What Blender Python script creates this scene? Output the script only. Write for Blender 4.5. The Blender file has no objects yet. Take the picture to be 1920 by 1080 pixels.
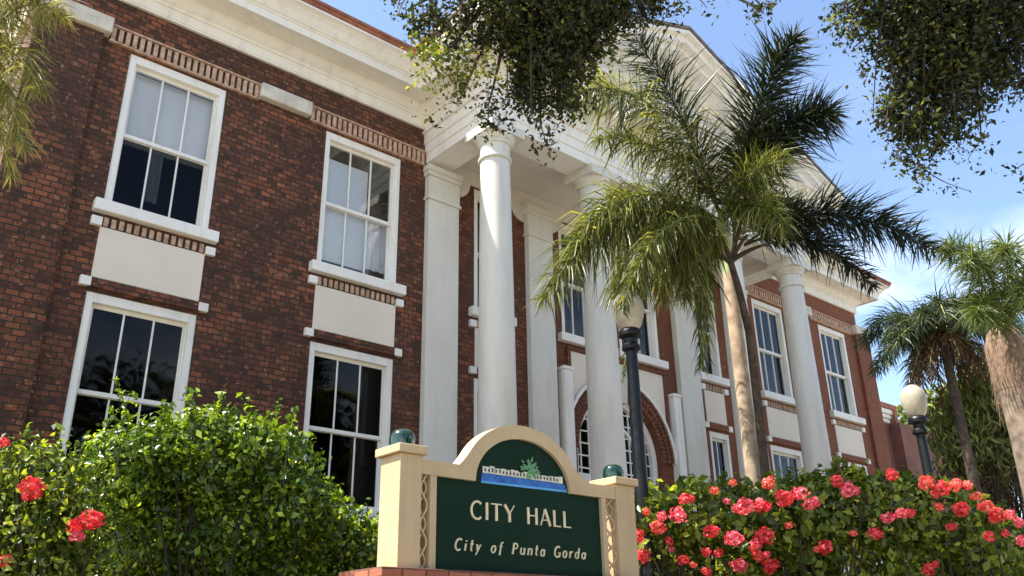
import bpy, math, random
import numpy as np
from mathutils import Vector, Matrix
random.seed(7); RNG = np.random.default_rng(11)
S = bpy.context.scene
COL = S.collection
PI = math.pi

# ------------------------------------------------------------------ camera frame
FPX = 1624.53
YAW, PITCH, ROLL = math.radians(41.101), math.radians(22.578), math.radians(-0.994)
CAM = np.array([0., -10., 1.6])
fw = np.array([math.sin(YAW)*math.cos(PITCH), math.cos(YAW)*math.cos(PITCH), math.sin(PITCH)])
r0 = np.array([math.cos(YAW), -math.sin(YAW), 0.]); u0 = np.cross(r0, fw)
rt = math.cos(ROLL)*r0 + math.sin(ROLL)*u0
up = -math.sin(ROLL)*r0 + math.cos(ROLL)*u0
def at(px, py, depth):          # a measured point of the place, depth metres ahead of the camera
    return CAM + depth*(fw + (px-960)/FPX*rt - (py-540)/FPX*up)
def mpp(depth): return depth/FPX

# ------------------------------------------------------------------ materials
def mat(name):
    m = bpy.data.materials.new(name); m.use_nodes = True
    nt = m.node_tree; b = nt.nodes['Principled BSDF']
    return m, nt, b
def N(nt, typ, **kw):
    n = nt.nodes.new(typ)
    for k, v in kw.items():
        if k in n.inputs: n.inputs[k].default_value = v
        else: setattr(n, k, v)
    return n
def ramp(nt, fac, stops):
    r = nt.nodes.new('ShaderNodeValToRGB'); e = r.color_ramp.elements
    e[0].position, e[0].color = stops[0][0], (*stops[0][1], 1)
    e[1].position, e[1].color = stops[-1][0], (*stops[-1][1], 1)
    for p, c in stops[1:-1]:
        x = e.new(p); x.color = (*c, 1)
    nt.links.new(fac, r.inputs['Fac']); return r
def mixc(nt, fac, a, b, mode='MIX'):
    m = nt.nodes.new('ShaderNodeMix'); m.data_type = 'RGBA'; m.blend_type = mode
    for sock, v in ((m.inputs['Factor'], fac), (m.inputs['A'], a), (m.inputs['B'], b)):
        if hasattr(v, 'is_linked'): nt.links.new(v, sock)
        elif isinstance(v, (int, float)): sock.default_value = v
        else: sock.default_value = (*v, 1)
    for o in m.inputs:
        pass
    return m
def MIX(nt, fac, a, b, mode='MIX'):
    m = nt.nodes.new('ShaderNodeMix'); m.data_type = 'RGBA'; m.blend_type = mode
    def put(sock, v):
        if isinstance(v, bpy.types.NodeSocket): nt.links.new(v, sock)
        elif isinstance(v, (int, float)): sock.default_value = v
        else: sock.default_value = (*v, 1)
    put(m.inputs[0], fac); put(m.inputs[6], a); put(m.inputs[7], b)
    return m.outputs[2]
def objco(nt):
    return nt.nodes.new('ShaderNodeTexCoord').outputs['Object']
def noise(nt, vec, scale, detail=4, rough=.55):
    n = N(nt, 'ShaderNodeTexNoise', Scale=scale, Detail=detail, Roughness=rough)
    nt.links.new(vec, n.inputs['Vector']); return n.outputs['Fac']
def bump(nt, b, h, strength, dist=.01):
    n = N(nt, 'ShaderNodeBump', Strength=strength, Distance=dist)
    nt.links.new(h, n.inputs['Height']); nt.links.new(n.outputs['Normal'], b.inputs['Normal'])
def painted(name, col, col2, rough=.5, scale=3., bst=.15, stain=None):
    m, nt, b = mat(name); co = objco(nt)
    f = noise(nt, co, scale, 6, .6)
    c = ramp(nt, f, [(.35, col2), (.62, col)]).outputs['Color']
    if stain:
        mp = N(nt, 'ShaderNodeMapping'); mp.inputs['Scale'].default_value = (2.2, 2.2, .35)
        nt.links.new(co, mp.inputs['Vector'])
        f2 = noise(nt, mp.outputs['Vector'], 2.4, 6, .65)
        k = ramp(nt, f2, [(.5, (0, 0, 0)), (.78, (1, 1, 1))]).outputs['Color']
        bw = N(nt, 'ShaderNodeMath', operation='MULTIPLY'); nt.links.new(k, bw.inputs[0]); bw.inputs[1].default_value = .5
        c = MIX(nt, bw.outputs[0], c, stain)
    nt.links.new(c, b.inputs['Base Color']); b.inputs['Roughness'].default_value = rough
    bump(nt, b, noise(nt, co, 60, 3), bst, .004)
    return m
def brick_mat(name, c1, c2, mortar, dark, W=.14, Hh=.072, vertical=False):
    m, nt, b = mat(name); co = objco(nt)
    sx = N(nt, 'ShaderNodeSeparateXYZ'); nt.links.new(co, sx.inputs[0])
    ad = N(nt, 'ShaderNodeMath', operation='ADD'); nt.links.new(sx.outputs['X'], ad.inputs[0]); nt.links.new(sx.outputs['Y'], ad.inputs[1])
    cb = N(nt, 'ShaderNodeCombineXYZ'); nt.links.new(ad.outputs[0], cb.inputs['X']); nt.links.new(sx.outputs['Z'], cb.inputs['Y'])
    # wobble the joints a little, old hand-laid brick
    nz = N(nt, 'ShaderNodeTexNoise', Scale=5.5, Detail=3); nt.links.new(co, nz.inputs['Vector'])
    vs = N(nt, 'ShaderNodeVectorMath', operation='SUBTRACT'); nt.links.new(nz.outputs['Color'], vs.inputs[0]); vs.inputs[1].default_value = (.5, .5, .5)
    vm = N(nt, 'ShaderNodeVectorMath', operation='SCALE'); nt.links.new(vs.outputs[0], vm.inputs[0]); vm.inputs['Scale'].default_value = .035
    va = N(nt, 'ShaderNodeVectorMath', operation='ADD'); nt.links.new(cb.outputs[0], va.inputs[0]); nt.links.new(vm.outputs[0], va.inputs[1])
    br = N(nt, 'ShaderNodeTexBrick'); nt.links.new(va.outputs[0], br.inputs['Vector'])
    br.inputs['Scale'].default_value = 1; br.inputs['Brick Width'].default_value = W; br.inputs['Row Height'].default_value = Hh
    br.inputs['Mortar Size'].default_value = .009; br.inputs['Mortar Smooth'].default_value = .25; br.inputs['Bias'].default_value = -.1
    br.inputs['Color1'].default_value = (0, 0, 0, 1); br.inputs['Color2'].default_value = (1, 1, 1, 1); br.inputs['Mortar'].default_value = (.5, .5, .5, 1)
    f = noise(nt, co, 1.1, 5, .6); f2 = noise(nt, co, 9, 4, .7)
    body = ramp(nt, br.outputs['Color'], [(0., dark), (.25, c1), (.7, c2), (1., tuple(min(1, v*1.6) for v in c2))]).outputs['Color']
    body = MIX(nt, ramp(nt, f, [(.38, (0, 0, 0)), (.60, (.85, .85, .85))]).outputs['Color'], body, dark)
    body = MIX(nt, .35, body, ramp(nt, f2, [(.3, dark), (.75, c2)]).outputs['Color'])
    # joints: mostly dark, here and there fresh light mortar
    jm = ramp(nt, noise(nt, co, 4.3, 5, .8), [(.60, tuple(v*.07 for v in mortar)), (.72, mortar)]).outputs['Color']
    # joints are dark on the left wing, joints and brick turn redder towards the right wing
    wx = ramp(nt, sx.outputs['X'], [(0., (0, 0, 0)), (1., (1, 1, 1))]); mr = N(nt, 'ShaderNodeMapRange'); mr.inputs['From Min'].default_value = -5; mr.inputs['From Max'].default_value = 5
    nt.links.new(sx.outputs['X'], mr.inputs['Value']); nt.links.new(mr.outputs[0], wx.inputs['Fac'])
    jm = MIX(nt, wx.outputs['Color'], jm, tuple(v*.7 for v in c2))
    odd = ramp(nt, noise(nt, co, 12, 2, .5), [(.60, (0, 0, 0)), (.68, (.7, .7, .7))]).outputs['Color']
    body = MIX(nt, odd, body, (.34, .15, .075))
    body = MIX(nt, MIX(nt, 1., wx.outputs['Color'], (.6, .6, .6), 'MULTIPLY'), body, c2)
    c = MIX(nt, br.outputs['Fac'], body, jm)
    nt.links.new(c, b.inputs['Base Color']); b.inputs['Roughness'].default_value = .85
    inv = N(nt, 'ShaderNodeMath', operation='SUBTRACT'); inv.inputs[0].default_value = 1; nt.links.new(br.outputs['Fac'], inv.inputs[1])
    hh = N(nt, 'ShaderNodeMath', operation='ADD'); nt.links.new(inv.outputs[0], hh.inputs[0]); nt.links.new(f2, hh.inputs[1])
    bump(nt, b, hh.outputs[0], .7, .012)
    return m
def leaf_mat(name, dark, mid, light, trans=.45, rough=.45, tint=(1.25, 1.3, .5)):
    m, nt, b = mat(name)
    g = nt.nodes.new('ShaderNodeNewGeometry')
    c = ramp(nt, g.outputs['Random Per Island'], [(0, dark), (.5, mid), (.9, light), (1., tuple(min(1, v*1.5) for v in light))]).outputs['Color']
    f = noise(nt, objco(nt), 1.6, 3)
    c = MIX(nt, ramp(nt, f, [(.4, (0, 0, 0)), (.65, (.6, .6, .6))]).outputs['Color'], c, mid)
    nt.links.new(c, b.inputs['Base Color']); b.inputs['Roughness'].default_value = rough
    tr = nt.nodes.new('ShaderNodeBsdfTranslucent')
    c2 = MIX(nt, 1., c, tint, 'MULTIPLY')
    nt.links.new(c2, tr.inputs['Color'])
    ms = nt.nodes.new('ShaderNodeMixShader'); ms.inputs[0].default_value = trans
    out = nt.nodes['Material Output']
    nt.links.new(b.outputs[0], ms.inputs[1]); nt.links.new(tr.outputs[0], ms.inputs[2]); nt.links.new(ms.outputs[0], out.inputs['Surface'])
    return m
def simple(name, col, rough=.5, metal=0., coat=0.):
    m, nt, b = mat(name); b.inputs['Base Color'].default_value = (*col, 1)
    b.inputs['Roughness'].default_value = rough; b.inputs['Metallic'].default_value = metal
    b.inputs['Coat Weight'].default_value = coat
    f = noise(nt, objco(nt), 14, 4)
    c = ramp(nt, f, [(.3, tuple(v*.82 for v in col)), (.7, tuple(min(1, v*1.1) for v in col))])
    nt.links.new(c.outputs['Color'], b.inputs['Base Color'])
    return m
def glass_mat(name, tint, refl):
    m, nt, b = mat(name)
    nt.nodes.remove(b)
    tr = N(nt, 'ShaderNodeBsdfTransparent', Color=(*tint, 1)); gl = N(nt, 'ShaderNodeBsdfGlossy', Roughness=.03, Color=(1, 1, 1, 1))
    lw = N(nt, 'ShaderNodeFresnel', IOR=refl)
    f = noise(nt, objco(nt), 2.5, 2)
    bp = N(nt, 'ShaderNodeBump', Strength=.11, Distance=.012); nt.links.new(f, bp.inputs['Height'])
    nt.links.new(bp.outputs[0], gl.inputs['Normal'])
    ms = nt.nodes.new('ShaderNodeMixShader')
    nt.links.new(lw.outputs[0], ms.inputs[0]); nt.links.new(tr.outputs[0], ms.inputs[1]); nt.links.new(gl.outputs[0], ms.inputs[2])
    nt.links.new(ms.outputs[0], nt.nodes['Material Output'].inputs['Surface'])
    return m

M = {}
M['brick'] = brick_mat('old_red_brick', (.120, .037, .017), (.27, .085, .036), (.46, .34, .19), (.026, .012, .008))
M['base_brick'] = brick_mat('sign_base_brick', (.30, .09, .045), (.42, .14, .07), (.35, .25, .18), (.2, .06, .03), .2, .07)
M['white'] = painted('white_trim_paint', (.88, .84, .76), (.83, .79, .71), .5, 1.4, .15, (.50, .46, .38))
M['column'] = painted('column_paint', (.73, .69, .60), (.67, .63, .54), .5, .9, .15, (.46, .42, .35))
M['panel'] = painted('panel_stucco', (.80, .70, .57), (.75, .655, .53), .75, 1.8, .4)
M['stone'] = painted('cast_stone', (.70, .64, .54), (.55, .50, .41), .8, 5, .6, (.25, .22, .17))
M['plaster'] = painted('porch_plaster', (.72, .67, .59), (.64, .59, .51), .7, 1., .2)
M['soldier'] = painted('tan_brick', (.62, .42, .29), (.36, .20, .13), .85, 14, .6)
M['joint'] = simple('dark_joint', (.05, .035, .028), .95)
M['tile'] = painted('terracotta_edge', (.42, .15, .08), (.20, .085, .05), .8, 6, .5)
M['tan'] = painted('sign_tan_paint', (.56, .42, .235), (.49, .36, .20), .6, 2.2, .25, (.36, .25, .13))
M['green'] = painted('sign_green_paint', (.005, .026, .013), (.0035, .020, .010), .6, 1.5, .08)
M['green'].node_tree.nodes['Principled BSDF'].inputs['Specular IOR Level'].default_value = .15
M['gold'] = simple('letter_cream', (.80, .68, .42), .4, .0)
M['emblem_white'] = simple('emblem_cream', (.72, .68, .55), .6)
M['emblem_dark'] = simple('emblem_dark', (.02, .03, .025), .6)
M['emblem_blue'] = painted('emblem_blue', (.03, .17, .50), (.015, .06, .26), .5, 9, .05)
M['emblem_cyan'] = simple('emblem_light_blue', (.10, .36, .66), .5)
M['emblem_tree'] = painted('emblem_green', (.16, .36, .17), (.08, .24, .10), .6, 25, .05)
M['glaze'] = simple('green_glazed_ball', (.004, .030, .012), .12, 0, 1.)
M['iron'] = simple('black_iron', (.006, .0065, .007), .4, .2)
M['globe'] = simple('milky_globe', (.42, .38, .28), .3)
M['glass'] = glass_mat('window_glass', (.95, .96, .96), 1.38)
M['glass_dark'] = glass_mat('window_glass_dark', (.35, .36, .36), 1.28)  # dark tint and weak gloss stand in for dark reflections
M['glass_low'] = glass_mat('window_glass_dimmed', (.5, .52, .52), 1.22)  # dimmed copy of the glass, the dark reflection is put in the tint
M['blind'] = painted('roller_blind', (.80, .79, .79), (.72, .71, .71), .8, .8, .1)
M['drape'] = painted('drape', (.80, .80, .84), (.62, .63, .68), .9, 5, .3)
M['room'] = simple('dark_room', (.018, .016, .015), .9)
M['door'] = painted('door_paint', (.72, .70, .66), (.64, .61, .57), .5, 2, .1)
M['roofm'] = painted('roof_shingle', (.24, .20, .17), (.13, .10, .09), .9, 7, .6)
M['annex'] = painted('annex_stucco', (.22, .095, .066), (.15, .065, .046), .85, 2.2, .6, (.18, .08, .06))
M['trunk'] = painted('palm_bark', (.46, .35, .24), (.25, .18, .12), .9, 9, .8)
M['trunk_dark'] = painted('dark_bark', (.085, .06, .04), (.03, .022, .015), .95, 12, .9)
M['fibre'] = painted('palm_fibre', (.27, .18, .125), (.13, .09, .06), .95, 16, 1.)
M['grey_bark'] = painted('grey_bark', (.26, .20, .15), (.10, .075, .055), .95, 7, 1.)
M['shaft'] = painted('crownshaft', (.36, .40, .17), (.22, .28, .10), .5, 4, .2)
M['twig'] = simple('twig', (.035, .028, .015), .9)
M['frond'] = leaf_mat('palm_leaflets_lit', (.012, .020, .006), (.10, .125, .028), (.36, .36, .12), .5, .36, (1.4, 1.3, .5))  # sunlit yellow-green put into the leaflet colour
M['frond_dark'] = leaf_mat('palm_leaflets_shaded', (.006, .010, .006), (.016, .024, .010), (.045, .060, .018), .18, .45)  # near-black copy of the leaflets, shade put into the colour
M['frond_blue'] = leaf_mat('far_palm_leaflets', (.012, .025, .010), (.035, .055, .022), (.09, .11, .04), .3, .45)
M['frond_lime'] = leaf_mat('lime_leaflets', (.025, .045, .012), (.085, .12, .03), (.22, .26, .07), .42, .45, (1.3, 1.25, .6))
M['frond_pale'] = leaf_mat('pale_leaflets', (.10, .11, .03), (.22, .22, .06), (.42, .38, .13), .5, .5, (1.3, 1.2, .6))
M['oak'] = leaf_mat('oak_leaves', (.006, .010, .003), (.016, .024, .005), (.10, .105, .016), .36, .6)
M['oak_lit'] = leaf_mat('oak_leaves_sunlit', (.05, .07, .015), (.12, .15, .03), (.30, .26, .06), .5, .4)  # lighter copy of the oak leaves, sunlight put into the colour
M['bush'] = leaf_mat('bush_leaves', (.010, .022, .003), (.078, .150, .012), (.40, .52, .05), .38, .33, (1.5, 1.45, .4))
M['ixora'] = leaf_mat('ixora_leaves', (.010, .022, .004), (.11, .17, .018), (.42, .48, .07), .46, .33, (1.5, 1.4, .4))
M['weeping'] = leaf_mat('weeping_leaves', (.04, .06, .016), (.15, .18, .045), (.36, .38, .11), .4, .5)
M['dry'] = leaf_mat('dry_leaves', (.05, .025, .012), (.11, .06, .028), (.20, .13, .06), .2, .7)
M['red'] = leaf_mat('red_petals', (.42, .015, .025), (.74, .045, .06), (.88, .16, .15), .3, .5, (1.2, .9, .8))
M['coral'] = leaf_mat('coral_petals', (.60, .06, .05), (.82, .13, .10), (.90, .27, .19), .3, .5, (1.2, .9, .8))
M['pink'] = leaf_mat('pink_petals', (.60, .04, .09), (.84, .12, .18), (.93, .36, .38), .3, .5, (1.2, .9, .8))

# ------------------------------------------------------------------ object helpers
def link(o, parent=None):
    COL.objects.link(o)
    if parent is not None:
        o.parent = parent
        o.matrix_parent_inverse = Matrix.Identity(4)
    return o
def wpos(o):
    p = Vector((0, 0, 0))
    while o is not None: p += Vector(o.location); o = o.parent
    return p
def thing(name, label, cat, loc, group=None):
    o = bpy.data.objects.new(name, None); o.location = loc; o.empty_display_size = .2
    o['label'] = label; o['category'] = cat
    if group: o['group'] = group
    return link(o)
class MB:
    """collects shapes in world coordinates, builds one mesh object"""
    def __init__(s): s.v = []; s.f = []
    def add(s, vs, fs):
        n = len(s.v); s.v.extend(tuple(map(float, v)) for v in vs); s.f.extend(tuple(i+n for i in f) for f in fs)
    def box(s, x0, x1, y0, y1, z0, z1):
        s.add([(x0,y0,z0),(x1,y0,z0),(x1,y1,z0),(x0,y1,z0),(x0,y0,z1),(x1,y0,z1),(x1,y1,z1),(x0,y1,z1)],
              [(0,3,2,1),(4,5,6,7),(0,1,5,4),(1,2,6,5),(2,3,7,6),(3,0,4,7)])
    def quad(s, a, b, c, d): s.add([a,b,c,d], [(0,1,2,3)])
    def lathe(s, cx, cy, prof, n=32, cap=True):
        vs = []; fs = []
        for r, z in prof:
            for i in range(n):
                a = 2*PI*i/n; vs.append((cx+r*math.cos(a), cy+r*math.sin(a), z))
        for k in range(len(prof)-1):
            for i in range(n):
                j = (i+1) % n; fs.append((k*n+i, k*n+j, (k+1)*n+j, (k+1)*n+i))
        if cap:
            fs.append(tuple(range(n-1, -1, -1))); fs.append(tuple((len(prof)-1)*n+i for i in range(n)))
        s.add(vs, fs)
    def tube(s, pts, rads, n=8):
        pts = [np.array(p, float) for p in pts]; vs = []; fs = []
        for i, p in enumerate(pts):
            t = pts[min(i+1, len(pts)-1)] - pts[max(i-1, 0)]; t = t/(np.linalg.norm(t)+1e-9)
            a = np.cross(t, (0, 0, 1.) if abs(t[2]) < .95 else (1., 0, 0)); a /= np.linalg.norm(a); b = np.cross(t, a)
            r = rads[i] if hasattr(rads, '__len__') else rads
            for k in range(n):
                g = 2*PI*k/n; vs.append(p + r*(math.cos(g)*a + math.sin(g)*b))
        for i in range(len(pts)-1):
            for k in range(n):
                j = (k+1) % n; fs.append((i*n+k, i*n+j, (i+1)*n+j, (i+1)*n+k))
        fs.append(tuple(range(n-1, -1, -1))); fs.append(tuple((len(pts)-1)*n+k for k in range(n)))
        s.add(vs, fs)
    def prism(s, poly, y0, y1):
        """polygon in x,z extruded from y0 (front) to y1"""
        n = len(poly)
        s.add([(x, y0, z) for x, z in poly] + [(x, y1, z) for x, z in poly],
              [tuple(range(n)), tuple(range(2*n-1, n-1, -1))] + [(i, i+n, (i+1) % n+n, (i+1) % n) for i in range(n)])
    def strip(s, a, b, y0, y1):
        """ring between two polylines a (outer) and b (inner) in x,z"""
        for i in range(len(a)-1):
            q = [a[i], a[i+1], b[i+1], b[i]]
            s.prism(q, y0, y1)
    def sweep(s, path, prof, cap=True):
        """profile [(out, z)] swept round plan path with mitred corners; out points to the right-hand side"""
        P = [np.array(p, float) for p in path]; rows = []
        for i, p in enumerate(P):
            dirs = []
            if i > 0: d = P[i]-P[i-1]; dirs.append(d/np.linalg.norm(d))
            if i < len(P)-1: d = P[i+1]-P[i]; dirs.append(d/np.linalg.norm(d))
            ns = [np.array([d[1], -d[0]]) for d in dirs]
            m = sum(ns); m = m/np.linalg.norm(m); m = m/max(.2, float(m @ ns[0]))
            rows.append([(p[0]+m[0]*o, p[1]+m[1]*o, z) for o, z in prof])
        k = len(prof); vs = [v for r in rows for v in r]; fs = []
        for i in range(len(P)-1):
            for j in range(k-1):
                fs.append((i*k+j, (i+1)*k+j, (i+1)*k+j+1, i*k+j+1))
        s.add(vs, fs)
    def build(s, name, m, parent=None, smooth=False, bevel=0., recalc=True):
        me = bpy.data.meshes.new(name)
        off = wpos(parent) if parent is not None else Vector((0, 0, 0))
        me.from_pydata([(x-off.x, y-off.y, z-off.z) for x, y, z in s.v], [], s.f); me.update()
        if recalc:
            import bmesh
            bm = bmesh.new(); bm.from_mesh(me); bmesh.ops.recalc_face_normals(bm, faces=bm.faces); bm.to_mesh(me); bm.free()
        me.materials.append(m)
        if smooth:
            me.polygons.foreach_set('use_smooth', [True]*len(me.polygons))
            me.set_sharp_from_angle(angle=math.radians(38))
        o = bpy.data.objects.new(name, me); link(o, parent)
        if bevel:
            b = o.modifiers.new('bevel', 'BEVEL'); b.width = bevel; b.segments = 2; b.limit_method = 'ANGLE'; b.angle_limit = math.radians(40)
        return o
def grow_strips(name, m, V, parent, nper):
    """V: (count, nper*2?, 3) arrays of quads -> a mesh; V shape (n, k, 3) with k vertices, quads given by nper"""
    n, k, _ = V.shape
    off = np.array(wpos(parent)) if parent is not None else np.zeros(3)
    me = bpy.data.meshes.new(name)
    co = (V.reshape(-1, 3)-off).astype(np.float32)
    F = np.array(nper); nf = len(F)
    idx = (F[None, :, :] + (np.arange(n)*k)[:, None, None]).reshape(-1).astype(np.int32)
    me.vertices.add(len(co)); me.vertices.foreach_set('co', co.ravel())
    me.loops.add(len(idx)); me.loops.foreach_set('vertex_index', idx)
    me.polygons.add(n*nf); me.polygons.foreach_set('loop_start', np.arange(0, len(idx), 4, dtype=np.int32))
    me.polygons.foreach_set('loop_total', np.full(n*nf, 4, dtype=np.int32))
    me.materials.append(m); me.update(); me.validate()
    o = bpy.data.objects.new(name, me); return link(o, parent)
def unit(a): return a/(np.linalg.norm(a, axis=-1, keepdims=True)+1e-9)
def leaves(name, m, P, Nn, size, parent, aspect=.5, jitter=.35, fold=.18, droop=0.):
    """folded pointed leaves at points P, facing roughly Nn"""
    n = len(P); g = RNG
    nn = unit(Nn + g.normal(0, jitter, (n, 3)))
    d = unit(np.cross(nn, g.normal(0, 1, (n, 3)))); d[:, 2] -= droop; d = unit(d)
    w = unit(np.cross(d, nn)); nn = np.cross(w, d)
    L = size*g.choice([.5, .8, 1., 1.2, 1.55], (n, 1), p=[.2, .25, .25, .2, .1])*g.uniform(.85, 1.15, (n, 1)); W = L*aspect*.5
    a = P - d*L*.5; b = P + d*L*.5 - nn*L*.12; mid = P + d*L*.02
    l1 = mid + w*W + nn*L*fold*.6; l2 = mid - w*W + nn*L*fold*.6; c = mid
    # two quads sharing the midrib: (a, c', ...) ; vertices a, mid, b, left, right + duplicates kept in one island
    V = np.stack([a, l1, b, c, l2], 1)
    return grow_strips(name, m, V, parent, [(0, 1, 2, 3), (0, 3, 2, 4)])
def blob_points(blobs, n, shell=.55, rough=.22):
    """blobs: (centre, (rx,ry,rz)) ; points in the outer part of lumpy ellipsoids"""
    w = np.array([b[1][0]*b[1][1]+b[1][0]*b[1][2]+b[1][1]*b[1][2] for b in blobs]); w = w/w.sum()
    out = []; nr = []
    for (c, r), k in zip(blobs, RNG.multinomial(n, w)):
        d = unit(RNG.normal(0, 1, (k, 3)))
        s = shell + (1-shell)*RNG.uniform(0, 1, (k, 1))**.6
        ph = RNG.uniform(0, 6, 3)
        lump = 1 + rough*(np.sin(d[:, :1]*7+ph[0])*np.sin(d[:, 1:2]*6+ph[1]) + .6*np.sin(d[:, 2:]*9+d[:, :1]*8+ph[2]))
        p = np.array(c) + d*s*lump*np.array(r) + RNG.normal(0, .02, (k, 3))
        out.append(p); nr.append(unit(d/np.array(r) + np.array([0, 0, .35])))
    return np.concatenate(out), np.concatenate(nr)
def blobs_px(lst, depth_r=1.):
    """(px, py, depth, radius_px[, rz factor]) -> world ellipsoids"""
    o = []
    for b in lst:
        r = b[3]*mpp(b[2]); k = b[4] if len(b) > 4 else 1.
        o.append((at(b[0], b[1], b[2]), (r, r*depth_r, r*k)))
    return o
def bez(p0, p1, p2, n):
    t = np.linspace(0, 1, n)[:, None]; return (1-t)**2*p0 + 2*t*(1-t)*p1 + t*t*p2

# ------------------------------------------------------------------ THE CITY HALL
hall = thing('city_hall', 'two storey red brick town hall with white columned portico and tall sash windows', 'building', (11.1, 0, 1.2))
XL, XR, PX0, PX1 = 1.45, 20.42, 6.93, 15.37
ZT = 9.45
WIN = [  # x0,x1,z0,z1,(left, right of spandrel)
    ('up', 2.32, 3.60), ('up', 5.14, 6.46), ('up', 7.92, 8.62), ('up', 9.85, 10.95), ('up', 11.30, 12.42), ('up', 13.62, 14.36), ('up', 15.76, 16.96), ('up', 18.49, 19.72)]
UZ0, UZ1, LZ0, LZ1 = 6.56, 8.72, 3.27, 5.43
ops = []
for k, a, b in WIN:
    if 12.5 < a < 15: ops.append((a, b, UZ0, UZ1-.1))
    else: ops.append((a, b, UZ0, UZ1))
for a, b in ((2.32, 3.60), (5.14, 6.46), (7.92, 8.62), (13.72, 14.36), (15.76, 16.96), (18.49, 19.72)):
    ops.append((a, b, LZ0, LZ1))
AX, AZ, AR, AO = 11.15, 4.62, 1.06, 1.34
ops.append((AX-AR, AX+AR, 2.0, AZ+AR))
def wall_with(mb, x0, x1, z0, z1, ops, y, depth):
    xs = sorted({x0, x1, *[o[0] for o in ops], *[o[1] for o in ops]}); zs = sorted({z0, z1, *[o[2] for o in ops], *[o[3] for o in ops]})
    for i in range(len(xs)-1):
        for j in range(len(zs)-1):
            cx, cz = (xs[i]+xs[i+1])/2, (zs[j]+zs[j+1])/2
            if any(o[0] < cx < o[1] and o[2] < cz < o[3] for o in ops): continue
            mb.quad((xs[i], y, zs[j]), (xs[i+1], y, zs[j]), (xs[i+1], y, zs[j+1]), (xs[i], y, zs[j+1]))
    for a, b, c, d in ops:
        mb.quad((a, y, c), (a, y, d), (a, y+depth, d), (a, y+depth, c)); mb.quad((b, y, c), (b, y+depth, c), (b, y+depth, d), (b, y, d))
        mb.quad((a, y, d), (b, y, d), (b, y+depth, d), (a, y+depth, d)); mb.quad((a, y, c), (a, y+depth, c), (b, y+depth, c), (b, y, c))
w = MB(); wall_with(w, XL, XR, .6, ZT, ops, 0, .34)
# arch fill
NA = 24
arc = [(AX+AR*math.cos(PI*i/NA), AZ+AR*math.sin(PI*i/NA)) for i in range(NA+1)]
for i in range(NA):
    (xa, za), (xb, zb) = arc[i], arc[i+1]
    w.quad((xa, 0, za), (xb, 0, zb), (xb, 0, AZ+AR), (xa, 0, AZ+AR))
    w.quad((xa, 0, za), (xa, .34, za), (xb, .34, zb), (xb, 0, zb))
w.quad((XL, 0, .6), (XL, 0, ZT), (XL, 13, ZT), (XL, 13, .6)); w.quad((XR, 0, .6), (XR, 13, .6), (XR, 13, ZT), (XR, 0, ZT))
w.quad((XL, 13, .6), (XL, 13, ZT), (XR, 13, ZT), (XR, 13, .6))
w.build('brick_wall', M['brick'], hall, recalc=False)
# corner piers
for x0, x1 in ((1.20, 1.95), (20.16, 20.82)):
    q = MB(); q.box(x0, x1, -.07, 13.02, .6, 8.80) if False else q.box(x0, x1, -.07, .75, .6, 8.80); q.build('corner_pier', M['brick'], hall)
# near-black sheets stand in for the shade of rooms behind the windows
r = MB(); r.quad((XL+.05, 2.2, .7), (XR-.05, 2.2, .7), (XR-.05, 2.2, ZT-.1), (XL+.05, 2.2, ZT-.1))
r.quad((XL+.05, .36, 5.9), (XR-.05, .36, 5.9), (XR-.05, 2.2, 5.9), (XL+.05, 2.2, 5.9)); r.quad((XL+.05, .36, ZT-.1), (XR-.05, .36, ZT-.1), (XR-.05, 2.2, ZT-.1), (XL+.05, 2.2, ZT-.1))
for xx in (4.3, 7.3, 9.3, 13.2, 15.1, 17.6):
    r.quad((xx, .36, .7), (xx, 2.2, .7), (xx, 2.2, ZT-.1), (xx, .36, ZT-.1))
r.build('dark_interior', M['room'], hall, recalc=False)
for xx in (3.1, 6.0, 16.3, 19.2):
    pass

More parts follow.
